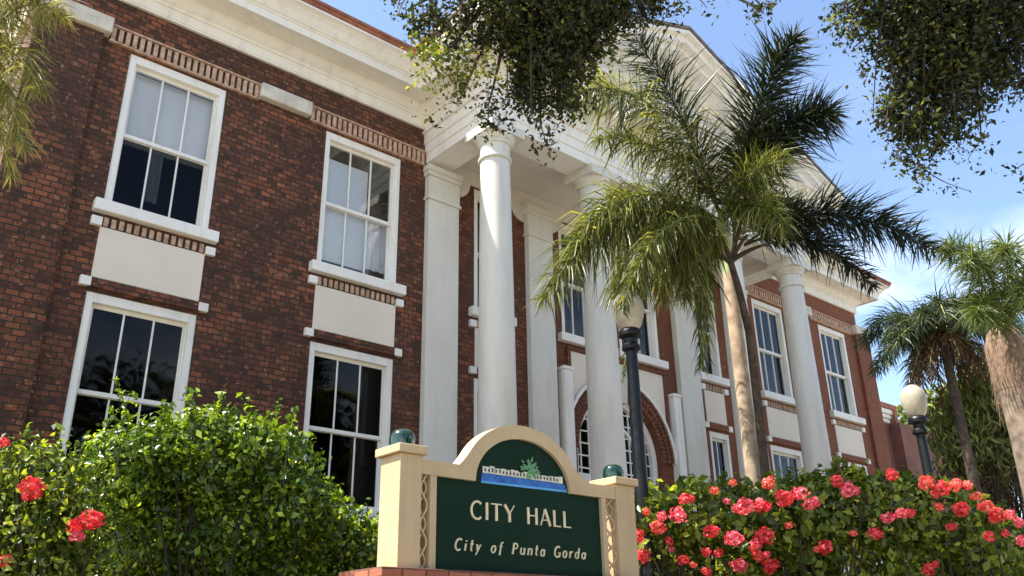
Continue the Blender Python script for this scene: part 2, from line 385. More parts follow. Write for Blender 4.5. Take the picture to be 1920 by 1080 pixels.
def window(x0, x1, z0, z1, blind=None, sill=True, glass='glass'):
    c = .085; e = .012
    f = MB()
    f.box(x0, x0+c, e, .2, z0, z1); f.box(x1-c, x1, e, .2, z0, z1); f.box(x0+c, x1-c, e, .2, z1-.115, z1); f.box(x0+c, x1-c, e+.01, .2, z0, z0+.05)
    # brick-mould bead
    f.box(x0+c, x0+c+.018, .05, .07, z0+.05, z1-.115); f.box(x1-c-.018, x1-c, .05, .07, z0+.05, z1-.115)
    fr = f.build('window', M['white'], hall, bevel=.006)
    gx0, gx1 = x0+c, x1-c; zb, zt = z0+.05, z1-.115; zm = zb + (zt-zb)*.485
    for lo, hi, y in ((zm-.02, zt, .085), (zb, zm+.02, .125)):
        s = MB(); st = .038
        s.box(gx0, gx0+st, y, y+.035, lo, hi); s.box(gx1-st, gx1, y, y+.035, lo, hi)
        s.box(gx0+st, gx1-st, y, y+.035, lo, lo+.05); s.box(gx0+st, gx1-st, y, y+.035, hi-.045, hi)
        W3 = (gx1-gx0-2*st)/3
        nm = 3 if x1-x0 > .9 else 2
        W3 = (gx1-gx0-2*st)/nm
        for k in range(1, nm): s.box(gx0+st+W3*k-.011, gx0+st+W3*k+.011, y+.004, y+.03, lo+.05, hi-.045)
        s.build('sash', M['white'], fr)
        g = MB(); g.box(gx0+st*.5, gx1-st*.5, y+.014, y+.018, lo+.02, hi-.02); g.build('pane', M[glass if not (glass == 'glass' and y < .1 and False) else glass] if not (x0 < 5 and z0 > 6 and hi < zm+.1) else M['glass_low'], fr)
    if sill:
        q = MB(); q.box(x0-.11, x1+.11, -.11, .10, z0-.15, z0-.001); q.build('sill', M['stone'] if False else M['white'], fr, bevel=.012)
    if blind:
        for (fx0, fx1, fz0, fz1, kind) in blind:
            a0, a1 = gx0+(gx1-gx0)*fx0, gx0+(gx1-gx0)*fx1; b0, b1 = zb+(zt-zb)*fz0, zb+(zt-zb)*fz1
            q = MB()
            if kind == 'blind':
                q.box(a0, a1, .215, .222, b0, b1); q.box(a0, a1, .21, .23, b0-.02, b0)
                q.build('blind', M['blind'], fr)
            else:
                nn = 28; pts = []
                for i in range(nn+1):
                    t = i/nn; pts.append((a0+(a1-a0)*t, .225+.009*math.sin(t*(a1-a0)*48)+.006*math.sin(t*17)))
                for i in range(nn):
                    (xa, ya), (xb, yb) = pts[i], pts[i+1]
                    q.quad((xa, ya, b0), (xb, yb, b0), (xb, yb, b1), (xa, ya, b1))
                q.build('curtain', M['drape'], fr, smooth=True, recalc=False)
    return fr
UPB = {0: [(0, 1, .47, 1, 'blind'), (.36, .52, .12, .5, 'curtain')], 1: [(0, .68, .08, .9, 'blind'), (.70, 1, .1, .52, 'curtain')],  # narrow strip in the first window stands in for a pale reflection
       2: [], 3: [(.05, .95, 0, 1, 'curtain')], 4: [(0, .45, 0, 1, 'curtain')], 5: [(.0, .5, 0, 1, 'curtain')],
       6: [(0, .72, 0, 1, 'curtain'), (0, 1, .55, 1, 'blind')], 7: [(0, .75, .0, 1, 'curtain'), (.1, .55, .55, 1, 'blind')]}
for i, (k, a, b) in enumerate(WIN):
    top = UZ1-.1 if i == 5 else UZ1
    window(a, b, UZ0, top, UPB.get(i))
lows = [(2.32, 3.60, None), (5.14, 6.46, [(.78, .84, .3, .97, 'curtain')]), (7.92, 8.62, None), (13.72, 14.36, None), (15.76, 16.96, [(.0, .55, 0, 1, 'curtain'), (.6, .85, 0, 1, 'curtain')]), (18.49, 19.72, [(.1, .3, 0, 1, 'curtain')])]
for a, b, bl in lows: window(a, b, LZ0, LZ1, bl, glass='glass' if 15 < a < 17 else 'glass_dark')

# spandrel panels between the storeys, with little corner blocks
def soldier(name, x0, x1, z0, z1, pitch=.083, y=-.02):
    q = MB(); n = int((x1-x0)/pitch)
    for i in range(n):
        a = x0+(x1-x0)*i/n; wv = (x1-x0)/n
        q.box(a+wv*.20, a+wv*.80, y-random.uniform(0, .012), -.003, z0+.008, z1-.008)
    o = q.build(name, M['soldier'], hall, bevel=.004)
    q = MB(); q.box(x0, x1, -.006, .02, z0, z1); q.build('joint_backing', M['joint'], o)
    return o
for a, b in ((2.32, 3.60), (5.14, 6.46), (7.92, 8.62), (13.66, 14.32), (15.76, 16.96), (18.49, 19.72)):
    q = MB(); q.box(a+.01, b-.01, -.022, .03, 5.60, 6.24); p = q.build('spandrel_panel', M['panel'], hall, bevel=.008)
    for cx in (a-.045, b+.045):
        for cz in (5.53, 6.29):
            k = MB(); k.box(cx-.06, cx+.06, -.06, .02, cz-.055, cz+.055); k.build('corner_block', M['white'], p, bevel=.006)
    soldier('soldier_course', a+.02, b-.02, 6.245, 6.375)
    q = MB(); q.box(a-.015, b+.015, -.045, .02, 5.475, 5.585); q.build('brick_lintel', M['brick'], hall)
# hood band: cast stone blocks linked by soldier courses
for x0, x1 in ((2.03, 4.05), (4.84, 6.90), (15.42, 17.40), (18.12, 20.10)):
    soldier('soldier_course', x0, x1, 8.775, 8.985, .087, -.035)
    q = MB(); q.box(x0, x1, -.055, .01, 8.985, 9.01); q.box(x0, x1, -.05, .01, 8.75, 8.772); q.build('hood_fillet', M['soldier'], hall)
for x0, x1 in ((1.12, 2.03), (4.05, 4.84), (17.40, 18.12), (20.10, 20.88)):
    q = MB()
    if x0 < 2 or x1 > 20.5: q.box(x0, x1, -.15, .83, 8.80, 9.03)
    else: q.box(x0, x1, -.11, .02, 8.79, 9.02)
    q.build('stone_block', M['stone'], hall, bevel=.02)

# cornice running round the wings and the portico
PY = -1.65
path = [(XL, 13), (XL, 0), (PX0, 0), (PX0, PY), (PX1, PY), (PX1, 0), (XR, 0), (XR, 13)]
path = path  # outward is the right-hand side when walking this way
def flip(p): return p
def swp(name, path, prof, m, bevel=0):
    q = MB(); q.sweep(path, prof); return q.build(name, m, hall, recalc=False)
# walking (XL,13)->(XL,0)->(PX0,0): right-hand normal of (0,-1) is (-1,0): outward. good
swp('cornice', path, [(.0, 9.60), (.075, 9.60), (.075, 9.64), (.11, 9.66), (.15, 9.70), (.17, 9.76), (.17, 9.79), (.46, 9.80), (.46, 9.775), (.49, 9.775), (.49, 9.90), (.505, 9.90), (.505, 9.925), (.53, 9.935), (.56, 9.97), (.60, 10.03), (.66, 10.08), (.70, 10.10), (.72, 10.10), (.72, 10.14), (0, 10.16)], M['white'])
for p in ([(XL, 13), (XL, 0), (PX0-.002, 0)], [(PX1+.002, 0), (XR, 0), (XR, 13)]):
    swp('frieze_board', p, [(0, ZT-.03), (.045, ZT-.03), (.045, ZT), (.055, ZT), (.055, 9.60), (0, 9.60)], M['white'])
    swp('roof_edge', p, [(.2, 10.15), (.73, 10.142), (.745, 10.15), (.745, 10.20), (.77, 10.205), (.77, 10.25), (.70, 10.30), (.1, 10.5)], M['tile'])
# portico entablature
ep = [(PX0, .0), (PX0, PY), (PX1, PY), (PX1, .0)]
swp('entablature', ep, [(-.48, 8.82), (0, 8.82), (0, 8.98), (.022, 8.99), (.022, 9.15), (.044, 9.16), (.044, 9.33), (.085, 9.345), (.085, 9.375), (.05, 9.385), (.05, 9.60), (.0, 9.60)], M['white'])
q = MB(); q.sweep([(PX0+.48, 0), (PX0+.48, PY+.48), (PX1-.48, PY+.48), (PX1-.48, 0)], [(0, 9.02), (0, 8.82)]); q.quad((PX0+.48, 0, 9.02), (PX1-.48, 0, 9.02), (PX1-.48, PY+.48, 9.02), (PX0+.48, PY+.48, 9.02))
q.build('porch_ceiling', M['plaster'], hall, recalc=False)
# pale plaster band on the wall under the ceiling with haunched corners
q = MB(); q.box(PX0+.02, PX1-.02, -.03, -.003, 8.74, 9.015)
for x, s in ((7.52, 1), (9.0, -1), (9.62, 1), (12.8, -1), (13.5, 1), (14.92, -1)):
    pts = [(x, 8.74), (x, 8.42)] + [(x+s*.30*math.sin(PI/2*k/6), 8.42+.32*(1-math.cos(PI/2*k/6))) for k in range(1, 7)]
    q.prism(pts, -.028, -.004)
q.build('wall_band', M['plaster'], hall)
# gable over the portico
GX0, GX1, GAX, GZ0, GZ1, GF = PX0-.72, PX1+.72, (PX0+PX1)/2, 10.145, 12.0, PY-.72
q = MB(); q.prism([(PX0-.1, 10.14), (PX1+.1, 10.14), (GAX, 11.86)], PY+.02, PY+.2); q.build('tympanum', M['plaster'], hall)
q = MB()
for s, xe in ((1, GX0), (-1, GX1)):
    sl = (GZ1-GZ0)/(GAX-xe)
    def L(o, x): return GZ0+o+(x-xe)*sl
    # raking cornice, stepped in section
    for (o0, o1, y0) in ((-.30, -.16, PY-.10), (-.16, -.04, PY-.49), (-.04, .10, PY-.62), (.10, .17, PY-.72)):
        xa = xe + (max(0, -o0)/abs(sl)*s if o0 < 0 else 0)
        pl = [(xa, max(GZ0, L(o0, xa))), (GAX, L(o0, GAX)), (GAX, L(o1, GAX)), (xe, L(max(o1, 0), xe))]
        q.prism(pl, y0, PY+.05)
q.build('raking_cornice', M['white'], hall)
q = MB()
for xe in (GX0-.03, GX1+.03):
    q.add([(xe, GF-.03, GZ0+.17), (GAX, GF-.03, GZ1+.19), (GAX, 7, GZ1+.19), (xe, 7, GZ0+.17), (xe, GF-.03, GZ0+.22), (GAX, GF-.03, GZ1+.25), (GAX, 7, GZ1+.25), (xe, 7, GZ0+.22)],
          [(0, 1, 2, 3), (7, 6, 5, 4), (0, 4, 5, 1), (1, 5, 6, 2), (2, 6, 7, 3), (3, 7, 4, 0)])
q.build('gable_roof', M['roofm'], hall)
q = MB(); ex = .7
q.add([(XL-ex, -ex, 10.27), (XR+ex, -ex, 10.27), (XR+ex, 13+ex, 10.27), (XL-ex, 13+ex, 10.27), (XL+6, 6.5, 12.3), (XR-6, 6.5, 12.3)],
      [(0, 1, 5, 4), (1, 2, 5), (2, 3, 4, 5), (3, 0, 4)])
q.build('hipped_roof', M['roofm'], hall)
q = MB(); q.tube([(12.45, -.9, 11.4), (12.45, -.9, 13.2)], [.012, .006], 6); q.build('lightning_rod', M['iron'], hall)

# pilasters
for x0, x1 in ((6.93, 7.52), (9.02, 9.58), (12.84, 13.46), (14.72, 15.36)):
    q = MB(); q.box(x0, x1, -.12, -.002, 2.0, 8.14); q.box(x0-.03, x1+.03, -.15, -.002, 2.0, 2.35)
    q.box(x0-.03, x1+.03, -.15, -.002, 8.14, 8.19); q.box(x0-.008, x1+.008, -.13, -.002, 8.19, 8.56); q.box(x0-.035, x1+.035, -.155, -.002, 8.56, 8.64); q.box(x0-.05, x1+.05, -.17, -.002, 8.64, 8.738)
    q.build('pilaster', M['column'], hall, bevel=.008)
# columns
def column(cx):
    cy = -1.40; rb, rtp = .268, .222
    q = MB(); prof = [(rb+.10, 2.10), (rb+.10, 2.22), (rb+.085, 2.26), (rb+.03, 2.30), (rb, 2.36)]
    for k in range(13):
        t = k/12; prof.append((rb+(rtp-rb)*(t**1.6), 2.4+(8.27-2.4)*t))
    q.lathe(cx, cy, prof, 40)
    c = q.build('column', M['column'], hall, smooth=True)
    q = MB(); q.lathe(cx, cy, [(rtp, 8.27), (rtp+.028, 8.285), (rtp+.034, 8.305), (rtp+.028, 8.325), (rtp+.004, 8.335), (rtp+.004, 8.53), (rtp+.03, 8.54), (rtp+.03, 8.565), (rtp+.06, 8.60), (rtp+.085, 8.65), (rtp+.09, 8.67)], 40)
    q.box(cx-rtp-.10, cx+rtp+.10, cy-rtp-.10, cy+rtp+.10, 8.67, 8.818)
    q.build('capital', M['column'], c, smooth=True)
    q = MB(); q.box(cx-rb-.13, cx+rb+.13, cy-rb-.13, cy+rb+.13, 2.0, 2.1); q.build('plinth', M['column'], c, bevel=.01)
for cx in (7.21, 9.30, 12.98, 15.08): column(cx)
q = MB(); q.box(PX0-.3, PX1+.3, -2.0, -.01, 1.0, 1.998)
for k in range(5): q.box(9.4, 12.8, -2.0-.32*(5-k), -2.0-.32*(4-k), .9, 1.1+.15*k+.1)
q.build('porch_steps', M['stone'], hall)

# arched entrance
def arcp(R, n=40, a0=0., a1=PI): return [(AX+R*math.cos(a0+(a1-a0)*i/n), AZ+R*math.sin(a0+(a1-a0)*i/n)) for i in range(n+1)]
q = MB()   # voussoirs, three rings of narrow brick
for ri in range(3):
    ra, rb_ = AR+.005+ri*.112, AR+.105+ri*.112; n = 44+ri*5
    for i in range(n):
        a, b = PI*(i+.07)/n, PI*(i+.93)/n
        q.prism([(AX+ra*math.cos(a), AZ+ra*math.sin(a)), (AX+rb_*math.cos(a), AZ+rb_*math.sin(a)), (AX+rb_*math.cos(b), AZ+rb_*math.sin(b)), (AX+ra*math.cos(b), AZ+ra*math.sin(b))], -.05-.012*ri+random.uniform(0, .006), -.003)
q.build('brick_arch', M['brick'], hall)
q = MB(); q.strip(arcp(AO+.055), arcp(AO+.002), -.095, -.003); q.build('arch_label', M['white'], hall)
# white spandrel above the arch
q = MB(); top = 6.28; x0, x1 = 9.98, 12.40; n = 30; RR = AO+.06
pts = []
for i in range(n+1):
    x = x0+(x1-x0)*i/n; dx = abs(x-AX); pts.append((x, AZ+math.sqrt(max(RR*RR-dx*dx, 0)) if dx < RR else AZ))
for i in range(n):
    (xa, za), (xb, zb) = pts[i], pts[i+1]; q.prism([(xa, za), (xb, zb), (xb, top), (xa, top)], -.03, -.003)
q.build('arch_spandrel', M['panel'], hall)
q = MB(); q.box(9.90, 12.48, -.07, -.002, 6.285, 6.345); q.box(9.90, 9.975, -.06, -.002, 5.0, 6.28); q.box(12.405, 12.48, -.06, -.002, 5.0, 6.28); q.build('spandrel_frame', M['brick'], hall)
q = MB(); q.prism([(AX-.09, 5.52), (AX+.09, 5.52), (AX+.14, 6.10), (AX-.14, 6.10)], -.15, -.0); q.build('keystone', M['stone'], hall, bevel=.012)
q = MB(); q.box(AX+.33, AX+.365, -.05, -.031, 5.95, 6.28); q.build('vent_pipe', M['iron'], hall)
# fanlight and doors in the recess
q = MB(); q.strip(arcp(AR-.003), arcp(AR-.12), .10, .24); q.box(AX-AR+.003, AX-AR+.12, .10, .24, 2.0, AZ); q.box(AX+AR-.12, AX+AR-.003, .10, .24, 2.0, AZ)
q.box(AX-AR+.12, AX+AR-.12, .11, .23, 4.12, 4.26); door = q.build('entrance_frame', M['white'], hall, bevel=.006)
q = MB()
def inside(x, z): return (x-AX)**2+(z-AZ)**2 < (AR-.10)**2 or z < AZ
for k in range(-4, 5):
    x = AX+k*.205; zz = AZ+math.sqrt(max((AR-.11)**2-(x-AX)**2, 0)); q.box(x-.011, x+.011, .155, .18, 4.26, zz)
for k in range(6):
    z = 4.26+.21*k+.1; hw = (AR-.11) if z < AZ else math.sqrt(max((AR-.11)**2-(z-AZ)**2, 0)); q.box(AX-hw, AX+hw, .158, .177, z-.011, z+.011)
q.strip(arcp(.60), arcp(.55), .14, .19); q.build('fanlight_bars', M['white'], door)
q = MB(); q.box(AX-AR+.05, AX+AR-.05, .19, .195, 4.2, AZ+.02)
for i in range(24):
    a, b = PI*i/24, PI*(i+1)/24; R_ = AR-.05
    q.prism([(AX, AZ+.02), (AX+R_*math.cos(a), AZ+.02+R_*math.sin(a)), (AX+R_*math.cos(b), AZ+.02+R_*math.sin(b))], .19, .195)
q.build('pane', M['glass_dark'], door)
for s in (-1, 1):
    q = MB(); xa, xb = sorted((AX+s*.015, AX+s*(AR-.125))); q.box(xa, xb, .15, .2, 2.0, 4.12)
    for zz0, zz1 in ((2.2, 2.75), (2.9, 3.35), (3.5, 3.98)): q.box(xa+.13, xb-.13, .135, .15, zz0, zz1)
    d = q.build('door_leaf', M['door'], hall, bevel=.006)
    q = MB(); q.lathe(AX+s*.09, .12, [(.012, 3.0), (.03, 3.02), (.03, 3.06), (.012, 3.08)], 12); q.build('door_handle', M['gold'], d)
# slim white posts either side of the arch
for x0, x1 in ((9.70, 9.89), (12.52, 12.71)):
    q = MB(); q.box(x0, x1, -.17, -.003, 2.0, 5.87); q.box(x0-.02, x1+.02, -.19, -.003, 5.87, 5.93); q.build('slim_post', M['white'], hall, bevel=.008)

# ------------------------------------------------------------------ ANNEX
annex = thing('annex', 'low reddish stucco annex with white cornice and terracotta coping right of the hall', 'building', (23, 1.5, 1.2))
q = MB(); q.box(21.1, 22.45, .6, 8, .6, 6.95); q.box(22.45, 29, .3, 8, .6, 6.93); q.build('stucco_wall', M['annex'], annex)
q = MB()
for k, (o, z0, z1) in enumerate(((.06, 6.96, 7.06), (.10, 7.07, 7.17), (.15, 7.18, 7.30))): q.box(21.08, 22.40+o, .6-o, 7.9, z0, z1)
q.build('cornice', M['white'], annex, bevel=.01)
q = MB(); q.box(21.05, 22.72, .42, 8, 7.305, 7.45); q.box(22.5, 22.66, .40, .62, 6.6, 7.30); q.build('coping', M['tile'], annex, bevel=.015)

# ------------------------------------------------------------------ THE SIGN
SC = 1.2273; SY = CAM[1]+4.4*SC
def sx(x): return x*SC
def sz(z): return 1.6+(z-1.6)*SC
sign = thing('city_hall_sign', 'tan masonry sign with green arched panel reading City Hall between two pillars', 'sign', (sx(3.95), SY+.15, sz(2.03)))
D1 = .40   # pillar depth
for x0, x1 in ((2.92, 3.08), (4.825, 5.02)):
    q = MB()
    xa, xb = sx(x0), sx(x1)
    q.box(xa, xb, SY, SY+.27, sz(2.035), sz(2.71)); pl = q.build('pillar', M['tan'], sign, bevel=.006)
    q = MB(); q.box(xa-.035, xb+.035, SY-.035, SY+.305, sz(2.71)+.001, sz(2.765)); q.build('pillar_cap', M['tan'], pl, bevel=.008)
    cx, cy, zb = (xa+xb)/2, SY+.135, sz(2.765)
    q = MB(); q.lathe(cx, cy, [(.085, zb), (.098, zb+.012), (.10, zb+.05), (.099, zb+.085), (.088, zb+.115), (.062, zb+.135), (.03, zb+.145), (.004, zb+.148)], 12); q.build('glazed_ball', M['glaze'], pl, smooth=True)
FY0, FY1 = SY+.012, SY+.15
a, b = sx(3.08)+.001, sx(4.825)-.001
pa, pb = sx(3.20), sx(4.67); z0, zs, zt = sz(2.035), sz(2.60), sz(2.69)
cx = sx(3.935); ri, ro = sx(.425), sx(.525); hi, ho = sz(2.925)-sz(2.60), sz(3.02)-sz(2.60)
n = 36
def ell(rx, rz, zc, a0=0., a1=PI): return [(cx+rx*math.cos(a0+(a1-a0)*i/n), zc+rz*math.sin(a0+(a1-a0)*i/n)) for i in range(n+1)]
q = MB()
q.strip(ell(ro, ho, zs), ell(ri, hi, zs), FY0, FY1)
# shoulders with a concave sweep into the arch
for s, xe in ((-1, a), (1, b)):
    xi = cx+s*ri; xo = cx+s*ro
    flare, H_ = (.10 if s > 0 else .03)*SC, .12*SC
    # as slices
    def xin(z): tt = min(1, (z-zs)/ho); return cx+s*ro*math.sqrt(max(0, 1-tt*tt))
    q.prism([(xe, zs)] + [(xin(zs+(zt-zs)*k/6)-s*.001, zs+(zt-zs)*k/6) for k in range(7)] + [(xe, zt)], FY0+.0005, FY1-.0005)
    def xin(z): tt = min(1, (z-zs)/ho); return cx+s*ro*math.sqrt(max(0, 1-tt*tt))
    x_top = xin(zt+H_)
    for k in range(8):
        ta, tb_ = k/8, (k+1)/8
        za, zb2 = zt+H_*ta, zt+H_*tb_
        fa, fb = (1-ta)**2.2, (1-tb_)**2.2
        q.prism([(xin(za)-s*.002, za), (xin(za)+s*(flare+.02)*fa, za), (xin(zb2)+s*(flare+.02)*fb, zb2), (xin(zb2)-s*.002, zb2)], FY0+.001, FY1-.001)
q.box(sx(3.152), pa, FY0, FY1, z0, zs-.002); q.box(pb, sx(4.715), FY0, FY1, z0, zs-.002)
q.build('frame', M['tan'], sign)
q = MB()
poly = [(pa, z0), (pb, z0), (pb, zs)] + ell(ri+.002, hi+.002, zs)[0:] + [(pa, zs)]
q.prism(poly, SY+.045, SY+.13); pan = q.build('sign_panel', M['green'], sign)
PYF = SY+.045
def ribbon(mb, pts, wd, y0, y1, cl=False):
    pts = [np.array(p, float) for p in pts]
    L, R_ = [], []
    for i, p in enumerate(pts):
        t = pts[min(i+1, len(pts)-1)]-pts[max(i-1, 0)]; t = t/(np.linalg.norm(t)+1e-9); nn = np.array([-t[1], t[0]])
        ww = (wd[i] if hasattr(wd, '__len__') else wd)/2
        L.append(tuple(p+nn*ww)); R_.append(tuple(p-nn*ww))
    for i in range(len(pts)-1): mb.prism([L[i], L[i+1], R_[i+1], R_[i]], y0, y1)
def arcs(cx, cz, rx, rz, a0, a1, n=12): return [(cx+rx*math.cos(math.radians(a0+(a1-a0)*i/n)), cz+rz*math.sin(math.radians(a0+(a1-a0)*i/n))) for i in range(n+1)]
# letters: strokes in a 0..1 high box: (width, [(points, weight)])
TH, TN = .15, .055
GLY = {
 'C': (.80, [(arcs(.43, .5, .38, .5, 48, 312, 20), TH*.8)]),
 'I': (.26, [([(.13, 0), (.13, 1)], TH)]),
 'T': (.72, [([(.36, 0), (.36, .95)], TH), ([(0, .96), (.72, .96)], TN*1.3)]),
 'Y': (.78, [([(.39, 0), (.39, .5)], TH), ([(.39, .47), (.04, 1)], TH), ([(.39, .47), (.74, 1)], TN)]),
 'H': (.80, [([(.1, 0), (.1, 1)], TH), ([(.7, 0), (.7, 1)], TH), ([(.1, .52), (.7, .52)], TN)]),
 'A': (.84, [([(.04, 0), (.40, 1)], TN), ([(.38, 1), (.76, 0)], TH), ([(.17, .33), (.64, .33)], TN)]),
 'L': (.62, [([(.1, 0), (.1, 1)], TH), ([(.1, .035), (.58, .035)], TN*1.3)]),
 ' ': (.55, []),
}
W2 = .105
GL2 = {
 'C': (.72, [(arcs(.40, .5, .34, .5, 50, 310, 18), W2*1.3)]),
 'i': (.24, [([(.1, 0), (.1, .62)], W2*1.2), ([(.1, .78), (.1, .9)], W2*1.2)]),
 't': (.36, [([(.16, .95), (.16, .12), (.30, .02)], W2*1.1), ([(.0, .63), (.34, .63)], W2*.7)]),
 'y': (.52, [([(.04, .62), (.24, .02)], W2*1.2), ([(.46, .62), (.24, .02), (.08, -.30)], W2*.8)]),
 'o': (.56, [(arcs(.27, .31, .22, .31, 0, 360, 18), W2)]),
 'f': (.38, [([(.16, -.18), (.16, .78), (.24, .95), (.38, .96)], W2*1.1), ([(.0, .6), (.34, .6)], W2*.7)]),
 'P': (.62, [([(.1, 0), (.1, 1)], W2*1.4), ([(.1, .97)] + arcs(.28, .73, .26, .24, 90, -90, 10) + [(.1, .49)], W2*.9)]),
 'u': (.56, [([(.06, .62), (.06, .16), (.2, .02), (.36, .06), (.44, .2)], W2), ([(.46, .62), (.46, 0)], W2*1.2)]),
 'n': (.56, [([(.06, 0), (.06, .62)], W2*1.2), ([(.06, .42), (.2, .6), (.38, .58), (.46, .42), (.46, 0)], W2)]),
 'a': (.54, [(arcs(.24, .3, .2, .3, 20, 340, 14), W2), ([(.44, .6), (.44, 0)], W2*1.2)]),
 'G': (.76, [(arcs(.40, .5, .34, .5, 50, 330, 18), W2*1.3), ([(.7, .0), (.7, .42)], W2*1.2), ([(.48, .42), (.76, .42)], W2*.7)]),
 'r': (.40, [([(.06, 0), (.06, .62)], W2*1.2), ([(.06, .4), (.2, .6), (.36, .6)], W2)]),
 'd': (.56, [(arcs(.25, .3, .2, .3, 20, 340, 14), W2), ([(.45, 1), (.45, 0)], W2*1.2)]),
 ' ': (.52, []),
}
def write(text, gl, x0, x1, z, h, slant, gap, name, wide=1.):
    tot = sum(gl[c][0]*wide+gap for c in text)-gap; k = (x1-x0)/tot
    mb = MB(); x = 0.; j = 0
    for c in text:
        wv, strokes = gl[c]
        for pts, wd in strokes:
            P = [(x0+(x+px*wide)*k+slant*pz*h, z+pz*h) for px, pz in pts]
            j += 1
            ribbon(mb, P, wd*h, PYF-.010-.0006*(j % 7), PYF+.001)
        x += wv*wide+gap
    return mb.build(name, M['gold'], pan)
def words(text, gl, x0, x1, z, h, slant, gap, name):
    tot = sum(gl[c][0]+gap for c in text)-gap; k = (x1-x0)/tot; x = 0.
    for wd in text.split(' '):
        ww = sum(gl[c][0]+gap for c in wd)-gap
        write(wd, gl, x0+x*k, x0+(x+ww)*k, z, h, slant, gap, name); x += ww+gap+gl[' '][0]+gap
words('CITY HALL', GLY, sx(3.485), sx(4.375), sz(2.365), sz(2.475)-sz(2.365), 0., .17, 'heading_word')
words('City of Punta Gorda', GL2, sx(3.355), sx(4.50), sz(2.165), sz(2.235)-sz(2.165), .22, .33, 'script_word')
# emblem: waterfront of pale buildings, green tree, blue water
eb = MB(); x = sx(3.585); xe = sx(4.31); zb, ztop = sz(2.665), sz(2.715)
i = 0
while x < xe-.02:
    wv = random.uniform(.03, .07); h = random.uniform(.75, 1.)*(ztop-zb)
    eb.box(x, min(x+wv, xe), PYF-.006, PYF+.001, zb, zb+h); x += wv+.006
nf = len(eb.f); q = eb
for k in range(22):
    xx = sx(3.60)+k*.038
    if xx < xe-.03: q.box(xx, xx+.014, PYF-.0085, PYF-.0062, zb+.012, zb+.012+random.uniform(.02, .034))
em = q.build('emblem_buildings', M['emblem_white'], pan); em.data.materials.append(M['emblem_dark'])
for i_, p_ in enumerate(em.data.polygons): p_.material_index = 1 if i_ >= nf else 0
q = MB(); q.prism([(sx(3.58), zb-.003), (sx(4.33), zb-.003), (sx(4.35), sz(2.615)), (sx(3.57), sz(2.60))], PYF-.005, PYF+.001); wt = q.build('emblem_water', M['emblem_blue'], pan)
q = MB(); q.prism([(sx(3.57), sz(2.612)), (sx(4.345), sz(2.622)), (sx(4.345), sz(2.607)), (sx(3.57), sz(2.597))], PYF-.0075, PYF-.0052); q.build('emblem_shore', M['emblem_cyan'], wt)
q = MB(); tx, tz = sx(4.0), sz(2.735)
for k in range(64):
    a_ = random.uniform(0, 2*PI); rr = random.uniform(.0, .085); ax, az = tx+rr*math.cos(a_)*1.05, tz+rr*math.sin(a_)*.8
    ln = random.uniform(.02, .045); th = math.atan2(az-tz, ax-tx)+random.uniform(-.5, .5)
    ribbon(q, [(ax, az), (ax+ln*math.cos(th), az+ln*math.sin(th))], [.02, .005], PYF-.009-.0001*k, PYF-.0086+.0)
q.box(tx-.006, tx+.006, PYF-.0088, PYF-.0064, zb, tz); q.build('emblem_tree', M['emblem_tree'], pan)
for bx_ in (pa+.04, pb-.04):
    for bz_ in (z0+.05, zs-.05):
        q = MB(); q.prism([(bx_+.009*math.cos(a_*PI/4), bz_+.009*math.sin(a_*PI/4)) for a_ in range(8)], PYF-.006, PYF+.001); q.build('bolt', M['iron'], pan)
# wavy lattice in the two slots
for xa, xb in ((sx(3.08)+.003, sx(3.152)-.003), (sx(4.715)+.003, sx(4.825)-.003)):
    q = MB(); cxx, am = (xa+xb)/2, (xb-xa)/2-.012; H0, H1 = z0+.0, zs-.004; nn = 56
    for s in (1, -1):
        P = [(cxx+s*am*math.sin(2*PI*2.6*t/nn), H0+(H1-H0)*t/nn) for t in range(nn+1)]
        ribbon(q, P, .013, SY+.035+.008*s, SY+.048+.008*s)
    q.build('wavy_grille', M['tan'], sign)
q = MB(); q.box(sx(2.76), sx(5.20), SY-.12, SY+.42, 1.0, sz(2.035)-.07); q.build('brick_base', M['base_brick'], sign)
q = MB(); q.box(sx(2.745), sx(5.215), SY-.14, SY+.44, sz(2.035)-.068, sz(2.035)-.002); q.build('base_coping', M['base_brick'], sign, bevel=.008)

# ------------------------------------------------------------------ LAMPS
def lamp(name, label, p, ztop, sc=1.):
    x, y = p[0], p[1]; t = thing(name, label, 'street lamp', (x, y, 1.2), 'acorn street lamps')
    q = MB(); q.lathe(x, y, [(.20, 1.0), (.20, 1.35), (.15, 1.42), (.12, 1.8), (.085, 1.95), (.076, 2.3), (.062, ztop-.25), (.06, ztop-.22)], 20); q.build('post', M['iron'], t, smooth=True)
    q = MB(); q.lathe(x, y, [(.07, ztop-.24), (.10, ztop-.22), (.10, ztop-.18), (.075, ztop-.15), (.075, ztop-.10), (.125, ztop-.07), (.13, ztop-.03), (.115, ztop), (.10, ztop+.01)], 20); q.build('collar', M['iron'], t, smooth=True)
    g = .001
    q = MB(); q.lathe(x, y, [(.10, ztop+.012), (.125, ztop+.05), (.16, ztop+.16), (.172, ztop+.26), (.16, ztop+.34), (.12, ztop+.40), (.07, ztop+.44), (.03, ztop+.46)], 24); q.build('globe', M['globe'], t, smooth=True)
    q = MB(); q.lathe(x, y, [(.035, ztop+.462), (.05, ztop+.48), (.02, ztop+.52), (.012, ztop+.58), (.002, ztop+.60)], 12); q.build('finial', M['iron'], t, smooth=True)
    return t
pA = at(1181, 620, 9.4); lamp('street_lamp', 'black street lamp with milky acorn globe in front of the second column', pA, pA[2])
pB = at(1720, 783, 11.8); lamp('street_lamp', 'black street lamp with pale globe by the annex at the right', pB, pB[2])

